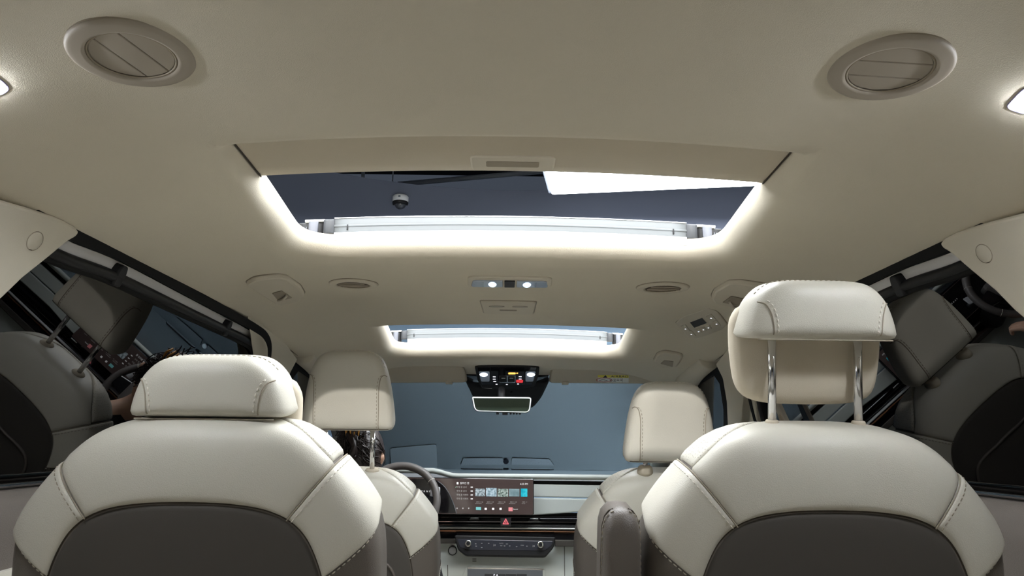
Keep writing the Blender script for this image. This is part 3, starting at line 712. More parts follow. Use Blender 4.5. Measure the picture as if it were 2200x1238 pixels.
for P in (((1074, 803.5), (1089, 803.5), (1089, 815), (1074, 815)), ((1091, 803.5), (1106.5, 803.5), (1106, 815), (1091, 815))):
    b = mesh('rocker_switch', *prism(rpoly(LQ(*P), .003, 2), .004, .0135, .001), BLACK, e, False)
    cx = (P[0][0]+P[1][0])/2; q = plocal(M, cx, 806.5); mesh('switch_mark', *prism(rrect(.016, .003, .001, 1), .0004, .0176), GREYL, b, False, Matrix.Translation((q[0], q[1], 0)))
WICON = mat('lit icon white', (.8, .8, .8)); AMB = emat('amber indicator', (1.0, .42, .08), 2.2); REDB = emat('red button glow', (.8, .05, .06), .8)
mesh('amber_indicator', *prism(rpoly(LQ((1092, 796), (1108, 796), (1108, 799.5), (1092, 799.5)), .003, 2), .0006, .0132), AMB, e, False)
mesh('amber_dash', *prism(rpoly(LQ((1109, 796.5), (1113, 796), (1113, 798), (1110, 799)), .002, 2), .0006, .0132), AMB, e, False)
mesh('red_button', *prism(rpoly(LQ((1109, 811.5), (1124, 812), (1123, 817.5), (1109, 817)), .003, 2), .0012, .0132), REDB, e, False)
for q in ((1062, 805), (1062, 810), (1063, 815), (1117.5, 804.7), (1117.5, 809.7), (1067, 821), (1089, 821.5), (1113, 820.5)):
    x, y = plocal(M, *q); mesh('button_icon', *prism(rrect(.012 if q[1] < 818 else .008, .004, .001, 1), .0005, .0132), WICON, e, False, Matrix.Translation((x, y, 0)))
# black sensor shroud against the glass, with a white label
M = plane_frame((1086, 850), 2.985, math.radians(40)); LQ = lambda *P: [plocal(M, *q) for q in P]
e = empty('sensor_shroud', M, 'flared black sensor shroud between overhead console and mirror', 'sensor cover')
Q = [(p.x, p.y) for p in catmull([(a, b, 0) for a, b in LQ((1000, 818), (1030, 828), (1088, 831), (1150, 828), (1179, 819), (1172, 840), (1160, 862), (1142, 879), (1120, 872), (1040, 872), (1020, 862), (1009, 842))], 4, True)]
mesh('shroud', *prism(Q, .03, -.03, .012), BLACK, e, False)
for px in (1080, 1099):
    x, y = plocal(M, px, 843); mesh('sensor_eye', *xf(Matrix.Translation((x, y, .001)), lathe([(0, .002), (.004, .0015), (.006, -.002)], 14)), PIANO, e)
lb = mesh('label_sticker', *prism(LQ((1037, 828), (1057, 829), (1057, 834), (1037, 832.5)), .001, .004), mat('sticker white', (.75, .75, .72)), e, False)
x, y = plocal(M, 1047, 831); mesh('label_print', *prism(rrect(.022, .003, .0005, 1), .0003, .0052), INK, lb, False, Matrix.Translation((x, y, 0)))
# rear-view mirror
M = plane_frame((1077, 870), 2.80, math.radians(3.5)) ; LQ = lambda *P: [plocal(M, *q) for q in P]
e = empty('rearview_mirror', M, 'rear view mirror with a pale rim hung below the black shroud', 'mirror')
Q = rpoly(LQ((1014, 853), (1142, 854), (1138, 887), (1020, 884)), [.006, .012, .02, .02], 5)
mesh('mirror_housing', *prism(inset(Q, -.002), -.035, -.002, .014), BLACK, e, False)
mesh('rim', *prism(Q, .005, -.003, .002), WHITEP, e, False)
mesh('mirror_glass', *prism(inset(Q, .0045), .001, .0018), mat('greenish mirror', (.42, .62, .55), .03, metal=1.0), e, False)
mesh('stalk', *tube(catmull([(0, .02, -.03), (0, .045, -.045), (0, .06, -.075)], 5), .016, 10), BLACK, e)
for q, wq in ((1069, .012), (1085, .022), (1097, .008), (1104, .008), (1110, .008), (1117, .008)):
    x, y = plocal(M, q, 889); mesh('mirror_button', *prism(rrect(wq, .008 if wq < .02 else .012, .002, 2), .02, -.025, .001), BLACK, e, False, Matrix.Translation((x, y, 0)))

# ================================================================ SEATS
class Pillow:
    """closed cushion: outline (half, mirrored) in x,h about the centre c, superellipse thickness along d"""
    def __init__(s, half, c, T, e=0.45, Rm=0.2, Tf=None):
        P = catmull([(x, h, 0) for x, h in half], 10); th, R = [], []
        for p in P:
            th.append(math.atan2(abs(p.x), p.y-c)); R.append(math.hypot(p.x, p.y-c))
        o = np.argsort(th); s.th = np.array(th)[o]; s.R = np.array(R)[o]; s.c = c; s.T = T; s.Tf = Tf or T
        ph = np.linspace(-math.pi/2, math.pi/2, 801); rho = np.abs(np.cos(ph))**e; d = np.sign(ph)*np.abs(np.sin(ph))**e
        L = np.concatenate([[0], np.cumsum(np.hypot(np.diff(rho)*Rm, np.diff(d)*T))]); s.k = L/L[-1]*2-1; s.rho = rho; s.d = d
    def Rt(s, t): t = abs((t+math.pi) % (2*math.pi)-math.pi); return float(np.interp(t, s.th, s.R))
    def kr(s, rho): return float(np.interp(rho, s.rho[:401], s.k[:401]))      # back side
    def P(s, t, k):
        rho = float(np.interp(k, s.k, s.rho)); d = float(np.interp(k, s.k, s.d)); r = s.Rt(t)*rho
        return Vector((r*math.sin(t), d*(s.T if d < 0 else s.Tf), s.c+r*math.cos(t)))
    def N(s, t, k):
        e = 2e-3; a = s.P(t+e, k)-s.P(t-e, k); b = s.P(t, min(1, k+e))-s.P(t, max(-1, k-e)); n = a.cross(b)
        if n.length < 1e-12: return Vector((0, 1 if k > 0 else -1, 0))
        n.normalize(); p = s.P(t, k)-Vector((0, 0, s.c))
        return n if n.dot(p) > 0 else -n
    def Q(s, t, k, off): return s.P(t, k)+s.N(t, k)*off
    def thetas(s, n):
        d = np.linspace(-math.pi, math.pi, 721); p = [(s.Rt(a)*math.sin(a), s.Rt(a)*math.cos(a)) for a in d]
        L = np.concatenate([[0], np.cumsum([math.hypot(p[i+1][0]-p[i][0], p[i+1][1]-p[i][1]) for i in range(720)])])
        return [float(np.interp(L[-1]*i/n, L, d)) for i in range(n)]
    def shell(s, n=72, m=34, off=0.0):
        ks = lin(-.985, .985, m); T = s.thetas(n)
        V, Fc = grid(lambda t, k: s.P(t, k), T, ks, cu=True); mm = len(ks)
        a, b = len(V), len(V)+1; V = V+[s.P(0, -1), s.P(0, 1)]
        for i in range(n):
            j = (i+1) % n; Fc.append((i*mm, j*mm, a)); Fc.append((i*mm+mm-1, b, j*mm+mm-1))
        return V, Fc
    def patch(s, t0, t1, k0, k1, off, nu=30, nv=22, ed=.006, drop=-.003):
        """panel between t0(q),t1(q) and k0(t),k1(t), proud by off, its rim rolled down"""
        us = [0, 0, .25*ed/.1, ed/.1*.7]; us = [0, 0, .012, .035]+lin(.08, .92, nu)+[.965, .988, 1, 1]
        ou = [drop, off*.35, off*.8, off]+[off]*nu+[off, off*.8, off*.35, drop]
        vs = [0, 0, .015, .045]+lin(.1, .9, nv)+[.955, .985, 1, 1]; ov = [drop, off*.35, off*.8, off]+[off]*nv+[off, off*.8, off*.35, drop]
        f0 = t0 if callable(t0) else (lambda q: t0); f1 = t1 if callable(t1) else (lambda q: t1)
        g0 = k0 if callable(k0) else (lambda t: k0); g1 = k1 if callable(k1) else (lambda t: k1)
        def f(i, j):
            u, v = us[i], vs[j]; t = f0(v)+(f1(v)-f0(v))*u; k = g0(t)+(g1(t)-g0(t))*v
            return s.Q(t, k, min(ou[i], ov[j]))
        return grid(f, range(len(us)), range(len(vs)))
    def line(s, f, off, n=40): return [s.Q(*f(q), off) for q in lin(0, 1, n)]
def polar(pts, c):
    P = catmull([(x, h, 0) for x, h in pts], 8); th = [math.atan2(abs(p.x), p.y-c) for p in P]; R = [math.hypot(p.x, p.y-c) for p in P]
    o = np.argsort(th); return np.array(th)[o], np.array(R)[o]
BACK = [(a_*.967, b_) for a_, b_ in [(0, 0), (.06, -.001), (.115, -.007), (.16, -.026), (.203, -.064), (.240, -.108), (.259, -.142), (.267, -.18), (.269, -.26), (.265, -.36), (.26, -.50), (.24, -.60), (.15, -.63), (0, -.63)]]
ARCH = [(a_, b_+.024) for a_, b_ in [(0, -.128), (.06, -.130), (.112, -.139), (.148, -.158), (.172, -.19), (.190, -.245), (.198, -.33), (.195, -.45), (.17, -.55), (0, -.57)]]
CC = -.30
FLOORZ = -.85
def seatframe(p, a):
    ca, sa = math.cos(a), math.sin(a)
    return Matrix(((1, 0, 0, p.x), (0, ca, -sa, p.y), (0, sa, ca, p.z), (0, 0, 0, 1)))
def make_seat(top, a, label, group, front=False, detail=True, armrest=None):
    base = Vector((top.x, top.y+.18, FLOORZ))
    e = empty('car_seat', base, label, 'car seat', group); Mi = Matrix.Translation(-base); M = Mi @ seatframe(top, a)
    pw = Pillow(BACK, CC, .072, .42, .22, .085)
    tha, Ra = polar(ARCH, CC)
    ka = lambda t, g=0.0: pw.kr(min(.98, (float(np.interp(abs(t), tha, Ra))+g)/pw.Rt(t)))
    shell = mesh('backrest', *pw.shell(96, 44), TAUPE, e, True, M)
    R_ = math.radians
    t1 = lambda q: R_(38.4); tb = lambda q: R_(63.0-8.5*min(1, q/.62))
    kf = .55; kp = lambda t: .13-.25*sst(R_(8), R_(34), abs(t))
    # cream upper panel, shoulders, perforated front, dark back shell
    mesh('upper_panel', *pw.patch(lambda q: -t1(q)+.0015, lambda q: t1(q)-.0015, lambda t: ka(t, .002), kp, .0065, 44, 26), CREAM, shell)
    mesh('perforated_panel', *pw.patch(R_(-37.5), R_(37.5), lambda t: kp(t)+.012, kf, .0065, 40, 14), PERF, shell)
    for s in (-1, 1):
        mesh('shoulder_panel', *pw.patch(lambda q: s*(t1(q)+.0015), lambda q: s*tb(q), lambda t: ka(t, .002), kf, .0065, 22, 34), CREAM, shell)
        # seam thread and stitching
        l1 = pw.line(lambda q: (s*(t1(q)), ka(s*t1(q))*(1-q)+.13*q), .0045, 40)
        mesh('seam', *tube(l1, .0011, 5), THREADD, shell)
        if detail:
            l2 = pw.line(lambda q: (s*(t1(q)+.028), ka(s*t1(q), .004)*(1-q)+.11*q), .0068, 60); mesh('stitching', *dashes(l2, .0009), THREADD if s*top.x > 0 else THREAD, shell)
        l3 = pw.line(lambda q: (s*(tb(q)+.02), ka(s*tb(q))*(1-q)+.4*q), .0008, 60); mesh('stitching', *dashes(l3, .0010), THREAD, shell)
        l4 = pw.line(lambda q: (s*R_(92-16*q), ka(s*R_(92))*(1-q)+.35*q), .0006, 60)
        mesh('stitching', *dashes(l4, .0013, .006, .0022), THREAD, shell)
        mesh('seam', *tube(pw.line(lambda q: (s*(R_(92-16*q)-.014), ka(s*R_(92))*(1-q)+.35*q), -.0004, 60), .0014, 5), GROOVE, shell)
    # back shell
    Tn = 72; ths = [math.pi*2*i/Tn for i in range(Tn)]
    lv = [(1.0, -.002), (.985, .001), (.95, .0022), (.85, .0022), (.6, .003), (.3, .003), (.02, .003)]
    def bs(t, l):
        ra = float(np.interp(abs((t+math.pi) % (2*math.pi)-math.pi), tha, Ra)); return pw.Q(t, pw.kr(max(.004, ra*l[0]/pw.Rt(t))), l[1])
    V, Fc = grid(bs, ths, lv, cu=True); Fc.append(tuple(i*len(lv)+len(lv)-1 for i in range(Tn)))
    sh = mesh('back_shell', V, Fc, TAUPE2, shell)
    gl = [pw.Q(t, pw.kr((float(np.interp(abs(t), tha, Ra))+.0012)/pw.Rt(t)), -.0005) for t in lin(-2.2, 2.2, 90)]
    mesh('shell_joint', *tube(gl, .0016, 5), GROOVE, shell)
    if front:      # map pocket edge on the front seat's back
        pk = [pw.Q(t, pw.kr(r), .005) for t, r in ((R_(-150), .55), (R_(-100), .60), (R_(-60), .52), (R_(-20), .30), (R_(20), .30), (R_(60), .52), (R_(100), .60), (R_(150), .55))]
        mesh('map_pocket', *tube(catmull(pk, 8), .004, 6), TAUPE, shell)
    # cushion and base, mostly out of sight
    cu = Pillow([(0, .27), (.16, .27), (.23, .25), (.26, .19), (.265, 0), (.26, -.2), (.22, -.26), (0, -.27)], 0, .075, .45, .25)
    zc = top.z-(.68 if front else .58)-FLOORZ
    mesh('seat_cushion', *cu.shell(48, 22), CREAM, e, True, Matrix.Translation((0, .17, zc)) @ Matrix.Rotation(R_(84), 4, 'X'))
    mesh('seat_base', *prism(rrect(.42, .46, .04, 4), zc-.06), BLACK, e, False, Matrix.Translation((0, .17, 0)))
    if armrest:
        # folded armrest standing beside the backrest
        p0, p1, hh = armrest; ar = Pillow([(0, .155), (.014, .153), (.023, .143), (.027, .12), (.028, 0), (.028, -.20), (.02, -.22), (0, -.22)], 0, .05, .5, .05)
        am = mesh('armrest', *ar.shell(60, 24), TAUPE, e, True, Mi @ seatframe(p0, a))
        for s in (-1, 1):
            mesh('stitching', *dashes(ar.line(lambda q: (s*R_(4+150*q), -.30), .0005, 60), .0009), THREADD, am)
            mesh('seam', *tube(ar.line(lambda q: (s*R_(4+150*q), -.22), -.0004, 60), .0012, 5), GROOVE, am)
    return e, Mi, shell, pw
def rear_headrest(e, Mi, pb, a, posts):
    """padded head with an overhanging wrap and a lower cushion in front of the posts; pb = bottom edge of the wrap"""
    M = Mi @ seatframe(pb, a); R_ = math.radians
    wr = Pillow([(0, .086), (.05, .085), (.076, .078), (.097, .058), (.109, .032), (.1155, .006), (.113, -.001), (.10, -.003), (0, -.003)], .034, .058, .5, .09, .062)
    h = mesh('headrest', *wr.shell(80, 34), CREAM, e, True, M)
    lo = Pillow([(0, .05), (.09, .05), (.113, .03), (.1165, .0), (.114, -.04), (.107, -.078), (.092, -.097), (.06, -.105), (0, -.107)], -.02, .026, .5, .1, .034)
    mesh('lower_cushion', *lo.shell(72, 26), CREAM2, h, True, Matrix.Translation((0, .030, 0)))
    # end panels of the wrap with stitched edge
    for s in (-1, 1):
        f = lambda q: (s*R_(68+10*math.sin(math.pi*q)-0*q), 0)
        pth = []
        for q in lin(0, 1, 40):
            ang = math.pi*q; d = -.050*math.cos(ang); hx = .012+.058*math.sin(ang); pth.append((d, hx))
        L = [];  L2 = []
        for d, hx in pth:
            for (xx, LL, sh) in ((.088, L, .0), (.083, L2, .0)):
                # walk along x until leaving the wrap surface
                best = None
                dd = min(.999, abs(d)/(wr.T if d < 0 else wr.Tf)); k = float(np.interp(math.copysign(dd, d), wr.d, wr.k)); rho = float(np.interp(k, wr.k, wr.rho))
                hh = hx
                t0, t1 = 0.02, 2.2
                for _ in range(40):
                    tm = (t0+t1)/2; r = wr.Rt(tm)*rho
                    if wr.c+r*math.cos(tm) > hh: t0 = tm
                    else: t1 = tm
                LL.append(Vector((s*wr.Rt(t0)*rho*math.sin(t0), d, hh)))
        # seam on the back face, an arch near each end
        arch = [(.079, .004), (.080, .02), (.083, .036), (.089, .048), (.097, .052)]
        def onback(x, hgt, off):
            t = math.atan2(x, hgt-wr.c); r = math.hypot(x, hgt-wr.c)/wr.Rt(t); return wr.Q(t, wr.kr(min(.995, r)), off)
        A = [onback(s*x, y, .0002) for x, y in [(p.x, p.y) for p in catmull([(x, y, 0) for x, y in arch], 8)]]
        mesh('seam', *tube(A, .0011, 5), THREADD, h)
        B = [onback(s*(x-.0055), y+.003, .0006) for x, y in [(p.x, p.y) for p in catmull([(x, y, 0) for x, y in arch], 8)]]
        mesh('stitching', *dashes(B, .0012, .005, .003), THREAD, h)
    T = [wr.Q(t, -.05, .0006) for t in lin(-1.25, 1.25, 70)]
    mesh('stitching', *dashes(T, .0010, .005, .003), THREAD, h)
    ln = [wr.Q(t, wr.kr(.985), .0005) for t in lin(-2.0, -math.pi, 2)]
    for s in (-1, 1):
        P0 = M.copy(); mesh('post', *tube([(s*.066, -.010, .006), (s*.066, -.010, -posts)], .0062, 14), CHROME, h)
        mesh('post_sleeve', *lathe([(.0062, .002), (.009, .001), (.010, -.001), (.011, -.012), (0, -.012)], 18), CREAM2, h, True, Matrix.Translation((s*.066, -.010, -posts+.004)))
    mesh('under_seam', *tube([(x, -.046+.012*(x/.1)**2*0, -.0035) for x in lin(-.10, .10, 24)], .0012, 5), THREADD, h)
    return h
def front_headrest(e, Mi, pb, a, posts):
    M = Mi @ seatframe(pb, a); R_ = math.radians
    hd = Pillow([(0, .213), (.045, .212), (.074, .202), (.094, .176), (.108, .13), (.118, .07), (.123, .022), (.119, .004), (.105, 0), (0, -.001)], .08, .046, .5, .12, .05)
    h = mesh('headrest', *hd.shell(88, 34), CREAM, e, True, M)
    def onback(x, hgt, off):
        t = math.atan2(x, hgt-hd.c); r = math.hypot(x, hgt-hd.c)/hd.Rt(t); return hd.Q(t, hd.kr(min(.995, r)), off)
    for s in (-1, 1):
        C = [(.086, .004), (.0865, .06), (.086, .11), (.090, .142), (.098, .150), (.104, .145)]
        C = [(p.x, p.y) for p in catmull([(x, y, 0) for x, y in C], 8)]
        mesh('seam', *tube([onback(s*x, y, .0002) for x, y in C], .0013, 5), THREADD, h)
        mesh('stitching', *dashes([onback(s*(x-.005), y, .0005) for x, y in C], .0009, .006, .004), THREADD, h)
        mesh('post', *tube([(s*.064, 0, .004), (s*.064, 0, -posts)], .0066, 14), CHROME, h)
        mesh('post_guide', *lathe([(.0, .012), (.016, .011), (.019, .007), (.021, -.002), (.021, -.012), (0, -.012)], 22), CREAM2, h, True, Matrix.Translation((s*.064, 0, -posts)))
    mesh('bottom_seam', *tube([onback(x, .006, .0002) for x in lin(-.112, .112, 30)], .0010, 5), GROOVE, h)
    mesh('stitching', *dashes([hd.Q(t, -.06, .0006) for t in lin(-.9, .9, 60)], .0010, .006, .004), THREAD, h)
    return h
G_R, G_F = 'second row captain seats', 'front seats'
A2, A1 = math.radians(10), math.radians(12)
YL = 1.04
e, Mi, sh, pw = make_seat(at(454, 902, YL), A2, 'cream second row seat with dark back shell and lowered headrest', G_R)
rear_headrest(e, Mi, at(467, 886, YL+.01), A2, .03)
tr = at(1746, 920, YL)
arm = (at(1327, 1316, YL+.02), None, None)
e, Mi, sh, pw = make_seat(tr, A2, 'cream second row seat with raised headrest on chrome posts and folded armrest', G_R, armrest=arm)
rear_headrest(e, Mi, at(1744, 724, YL+.0), A2, .132)
YF = 1.93
e, Mi, sh, pw = make_seat(at(742, 1013, YF), A1, 'cream driver seat in front of the seated person, headrest raised', G_F, front=True)
front_headrest(e, Mi, at(750, 922, YF-.03), A1, .118)
e, Mi, sh, pw = make_seat(at(1440, 1015, YF), A1, 'cream front passenger seat with lowered headrest beside the dash', G_F, front=True)
front_headrest(e, Mi, at(1437, 991, YF-.03), A1, .025)

# ================================================================ DASHBOARD
YD = 2.86
DM = frame(at(1086, 1100, YD), Vector((1, 0, 0)), Vector((0, 0, 1)))     # z local looks to the cabin (-y)
def dq(*P): return [plocal(DM, *p) for p in P]
def dslab(name, pix, th, z0, m, par, bev=0.0, r=0.0): 
    q = dq(*pix); q = rpoly(q, r, 4) if r else q
    return mesh(name, *prism(q, th, z0, bev), m, par, False)
dash = empty('dashboard', DM, 'wide cream and black dashboard below the windshield', 'dashboard')
zt = plocal(DM, 1086, 1018)[1]
# top pad back to the glass
def pad(x, t):
    y = -.0+t*.86; hump = .020*sst(-.20, -.30, x)*sst(-.82, -.7, x)*(1-sst(.12, .45, t))
    return Vector((x, zt-.02*t-.012*(x/.75)**2*0+hump, .012-y))
V, Fc = grid(pad, lin(-.80, .80, 61), lin(0, 1, 14)); top_pad = mesh('top_pad', V, Fc, mat('dark dash top', (.045, .05, .053), .7, spec=.25, bump=.3, bscale=900), dash)
V, Fc = grid(lambda x, t: Vector((x, pad(x, 0).y-.022*t, .012+.006*math.sin(math.pi*t)-.004*t)), lin(-.80, .80, 61), lin(0, 1, 8)); mesh('brow', V, Fc, DASHC, dash)
dslab('brow_gap', [(560, 1026), (1700, 1040), (1700, 1054), (560, 1040)], .004, -.02, BLACK, dash)
dslab('fascia_upper', [(1130, 1040), (1700, 1052), (1700, 1078), (1130, 1068)], .012, -.012, DASHC, dash, .004)
dslab('fascia_lower', [(1130, 1070), (1700, 1080), (1700, 1112), (1250, 1100), (1200, 1104), (1130, 1108)], .012, -.012, DASHC, dash, .004)
dslab('vent_band', [(500, 1100), (1700, 1106), (1700, 1140), (500, 1134)], .006, -.03, BLACK, dash)
dslab('vent_upper_rail', [(500, 1106), (1700, 1112), (1700, 1119), (500, 1113)], .02, -.026, PIANO, dash, .004)
dslab('vent_lower_rail', [(500, 1122), (1700, 1128), (1700, 1134), (500, 1130)], .02, -.024, PIANO, dash, .004)
dslab('vent_line', [(500, 1118.8), (1700, 1123.6), (1700, 1124.4), (500, 1119.6)], .016, -.014, CHROME, dash)
dslab('chrome_line', [(500, 1129), (1700, 1138), (1700, 1141), (500, 1132)], .014, -.002, mat('painted satin gleam', (.8, .8, .8), .35, metal=.3), dash, .002)  # reflected gleam of the chrome put into a pale colour
dslab('gap_line', [(500, 1132), (1700, 1141), (1700, 1144), (500, 1135)], .008, -.002, BLACK, dash)
dslab('copper_line', [(500, 1135), (1700, 1144), (1700, 1147.5), (500, 1138.5)], .012, -.002, COPPER, dash, .002)
dslab('lower_gloss', [(500, 1139), (1700, 1148), (1700, 1165), (500, 1157)], .010, -.006, PIANO, dash, .004)
dslab('knee_pad', [(500, 1156), (1700, 1165), (1700, 1400), (500, 1400)], .02, -.03, DASHC, dash, .004)
dslab('knee_dark_rail', [(500, 1154), (980, 1157), (980, 1168), (500, 1166)], .016, -.008, TAUPE2, dash, .003)  # dark taupe rails along the top of the knee pad
dslab('knee_dark_rail', [(1192, 1160), (1700, 1166), (1700, 1178), (1192, 1174)], .016, -.008, TAUPE2, dash, .003)
for a, b in (((1213, 1174), (1214, 1300)), ((961, 1215), (963, 1300))):
    p, q = dq(a, b); mesh('panel_joint', *tube([(p[0], p[1], -.0096), (q[0], q[1], -.0096)], .0012, 5), GROOVE, dash)
for px, py in ((1020, 1117), (1148, 1119)):
    x, y = dq((px, py))[0]; t = mesh('vent_tab', *prism(rpoly([(-.022, .007), (.018, .007), (.024, -.004), (-.026, -.004)], .003, 3), .014, -.008, .003), PIANO, dash, False, Matrix.Translation((x, y, 0)))
    mesh('tab_gleam', *tube([(-.017, .0072, .004), (.015, .0072, .004)], .0022, 6), mat('painted satin gleam', (.8, .8, .8)), t)  # highlight along the tab put in as a pale tube
# hazard button
x, y = dq((1086.5, 1121.5))[0]
hz = mesh('hazard_button', *prism(rrect(.042, .036, .003, 3), .03, -.024, .002), mat('grey hazard key', (.13, .13, .15), .4), dash, False, Matrix.Translation((x, y, 0)))
RED = emat('hazard red', (1.0, .18, .22), .9)
def tri(s): return [(-s*.9, -s*.62), (s*.9, -s*.62), (0, s)]
mesh('hazard_triangle', *prism(rpoly(tri(.0145), .002, 2), .0006, .006), RED, hz, False); mesh('hazard_inner', *prism(tri(.0085), .0004, .0067), mat('pink key', (.75, .4, .42), .5), hz, False)
mesh('hazard_core', *prism(tri(.0035), .0004, .0072), RED, hz, False)
# start button, vent slots
x, y = dq((972, 1184))[0]; sb = mesh('start_button', *lathe([(0, .004), (.0125, .004), (.0145, .003), (.0148, -.004)], 30), GREYL, dash, True, Matrix.Translation((x, y, -.008)))
mesh('button_ring', *tube([(.0165*math.cos(q), .0165*math.sin(q), .001) for q in lin(0, 2*math.pi, 31)[:-1]], .0018, 6, closed=True), BLACK, sb)
for k in range(3):
    x, y = dq((1019, 1202+k*2.6))[0]; mesh('sensor_slot', *prism(rrect(.016, .002, .0006, 1), .0006, -.0102), GROOVE, dash, False, Matrix.Translation((x, y, 0)))
# lower gear console
gp = dslab('console_surround', [(993, 1238), (1000, 1222), (1015, 1215), (1160, 1218), (1172, 1226), (1177, 1300), (993, 1300)], .006, -.012, DASHC, dash, .003)
dslab('console_chrome', [(1004, 1219), (1168, 1222), (1168, 1226), (1004, 1223)], .008, -.010, CHROME, gp, .002)
cp = dslab('console_panel', [(1004, 1223), (1166, 1226), (1168, 1300), (1004, 1300)], .006, -.010, GREYB, gp, .002)
for i in range(4):
    bx = 1041+i*23; dslab('console_key', [(bx, 1233), (bx+22, 1233.4), (bx+22, 1262), (bx, 1262)], .004, -.006, mat('dark console key', (.06, .065, .075), .3), cp, .001)
x, y = dq((1065, 1236.5))[0]; text('P  A', .010, WICON, Matrix.Translation((x, y, -.0015)), cp, align='CENTER')

# combined display
SM = frame(at(980, 1068, YD-.05), Vector((1, 0, .0)), Vector((0, .10, 1))); SQ = lambda *P: [plocal(SM, *q) for q in P]
sc = empty('dash_display', SM, 'long curved dark display with lit menu and photo thumbnails', 'display')
Q = rpoly(SQ((806, 1024), (1147, 1029), (1147, 1108), (806, 1104)), .010, 5)
mesh('display_body', *prism(Q, .014, -.016, .003), PIANO, sc, False)
mesh('display_face', *prism(inset(Q, .003), .0006, -.0021), SCREENM, sc, False)
def epane(name, pix, m, z=-.0012, r=0): 
    q = SQ(*pix); return mesh(name, *prism(rpoly(q, r, 2) if r else q, .0003, z), m, sc, False)
TXT = emat('screen text', (.95, .95, .95), .9); TXD = emat('screen text dim', (.75, .72, .7), .55)
def stext(s, px, py, hpx, m=TXT):
    x, y = SQ((px, py))[0]; k = abs(SQ((px, py))[0][1]-SQ((px, py+1))[0][1]); text(s, hpx*k*1.25, m, Matrix.Translation((x, y, -.0011)), sc)
epane('menu_icon', [(981, 1036), (985, 1036), (985, 1041), (981, 1041)], TXT, r=.001)
stext('빌트인 캠', 988, 1038.5, 4.2)
for i, s in enumerate(('주행 중 상시', '주차 중 상시', '주행 중 이벤트', '주차 중 이벤트')):
    stext(s, 980.5, 1047+i*8.3, 3.6, TXD); epane('count_mark', [(1011, 1046+i*8.4), (1016, 1046+i*8.4), (1016, 1048+i*8.4), (1011, 1048+i*8.4)], TXT, r=.001)
CHK = emat('green tick', (.45, .75, .55), .8)
q = SQ((978, 1046.5), (979, 1048), (981, 1045)); mesh('tick', *tube([(a, b, -.001) for a, b in q], .0006, 5), CHK, sc)
stext('4:35 PM', 1117, 1040.5, 4.4)
def photo_mat(name, c1, c2, sc_):
    m = bpy.data.materials.new(name); m.use_nodes = True; nt = m.node_tree; nt.nodes.clear()
    o = nt.nodes.new('ShaderNodeOutputMaterial'); em = nt.nodes.new('ShaderNodeEmission'); n = nt.nodes.new('ShaderNodeTexNoise'); n.inputs['Scale'].default_value = sc_; n.inputs['Detail'].default_value = 5
    tc = nt.nodes.new('ShaderNodeTexCoord'); r = nt.nodes.new('ShaderNodeValToRGB'); r.color_ramp.elements[0].color = (*c1, 1); r.color_ramp.elements[1].color = (*c2, 1)
    r.color_ramp.elements[0].position = .38; r.color_ramp.elements[1].position = .62
    nt.links.new(tc.outputs['Object'], n.inputs[0]); nt.links.new(n.outputs[0], r.inputs[0]); nt.links.new(r.outputs[0], em.inputs[0]); em.inputs[1].default_value = .33
    nt.links.new(em.outputs[0], o.inputs[0]); return m
PH = [photo_mat('photo a', (.10, .14, .15), (.62, .72, .78), 180), photo_mat('photo b', (.22, .33, .38), (.60, .76, .85), 120), photo_mat('photo c', (.08, .12, .10), (.55, .66, .62), 150), photo_mat('photo d', (.17, .27, .30), (.30, .42, .45), 40), photo_mat('photo e', (.02, .45, .60), (.06, .72, .85), 60)]
for i, (x0, x1, y0, y1) in enumerate(((1021, 1042, 1050, 1066.5), (1044, 1067, 1048.5, 1067), (1069, 1091.5, 1050.5, 1067.5), (1093.5, 1116, 1050.5, 1067), (1119, 1133, 1050, 1067.5))):
    epane('photo_tile', [(x0, y0), (x1, y0+.3), (x1, y1+.2), (x0, y1)], PH[i], r=.001)
    stext('2023 11. 2%d' % (3+i % 2) if i < 4 else '2023. 11', x0+2 if i < 4 else x0+3, 1079, 2.6, TXD); stext('Parked Event' if i < 4 else 'Parked', x0 if i < 4 else x0+2, 1082.3, 2.2, TXD)
TEAL = emat('teal key', (.25, .68, .68), .8); ROSE = emat('rose key', (.9, .32, .34), .8)
epane('teal_key', [(1022.5, 1089.5), (1033.5, 1089.7), (1033.5, 1096.2), (1022.5, 1096)], TEAL, r=.001); epane('rose_key', [(1092.5, 1090.3), (1101.5, 1090.5), (1101.5, 1099), (1092.5, 1098.8)], ROSE, r=.001)
stext('Record', 1102.5, 1094.5, 2.8)
for px in (982, 994.5, 1007): epane('small_icon', [(px-1.3, 1091), (px+1.3, 1091), (px+1.3, 1094), (px-1.3, 1094)], TXD, r=.001)
for px in (1043.5, 1059.5, 1075.5): epane('task_icon', [(px-2.4, 1091.5), (px+2.4, 1091.5), (px+2.4, 1096), (px-2.4, 1096)], TXT, r=.001)
q = SQ((940, 1034), (952, 1043), (962, 1056), (970, 1072), (977, 1090), (981, 1104)); mesh('cluster_edge', *tube(catmull([(a, b, -.0012) for a, b in q], 6), .0012, 5), GREYB, sc)
epane('cluster_glass', [(808, 1027), (932, 1029), (946, 1038), (958, 1050), (968, 1068), (975, 1086), (979, 1103), (808, 1101)], mat('dark cluster glass', (.008, .007, .008), .1, spec=.5), -.0016)
stext('P  R  N  D', 905, 1056, 4)
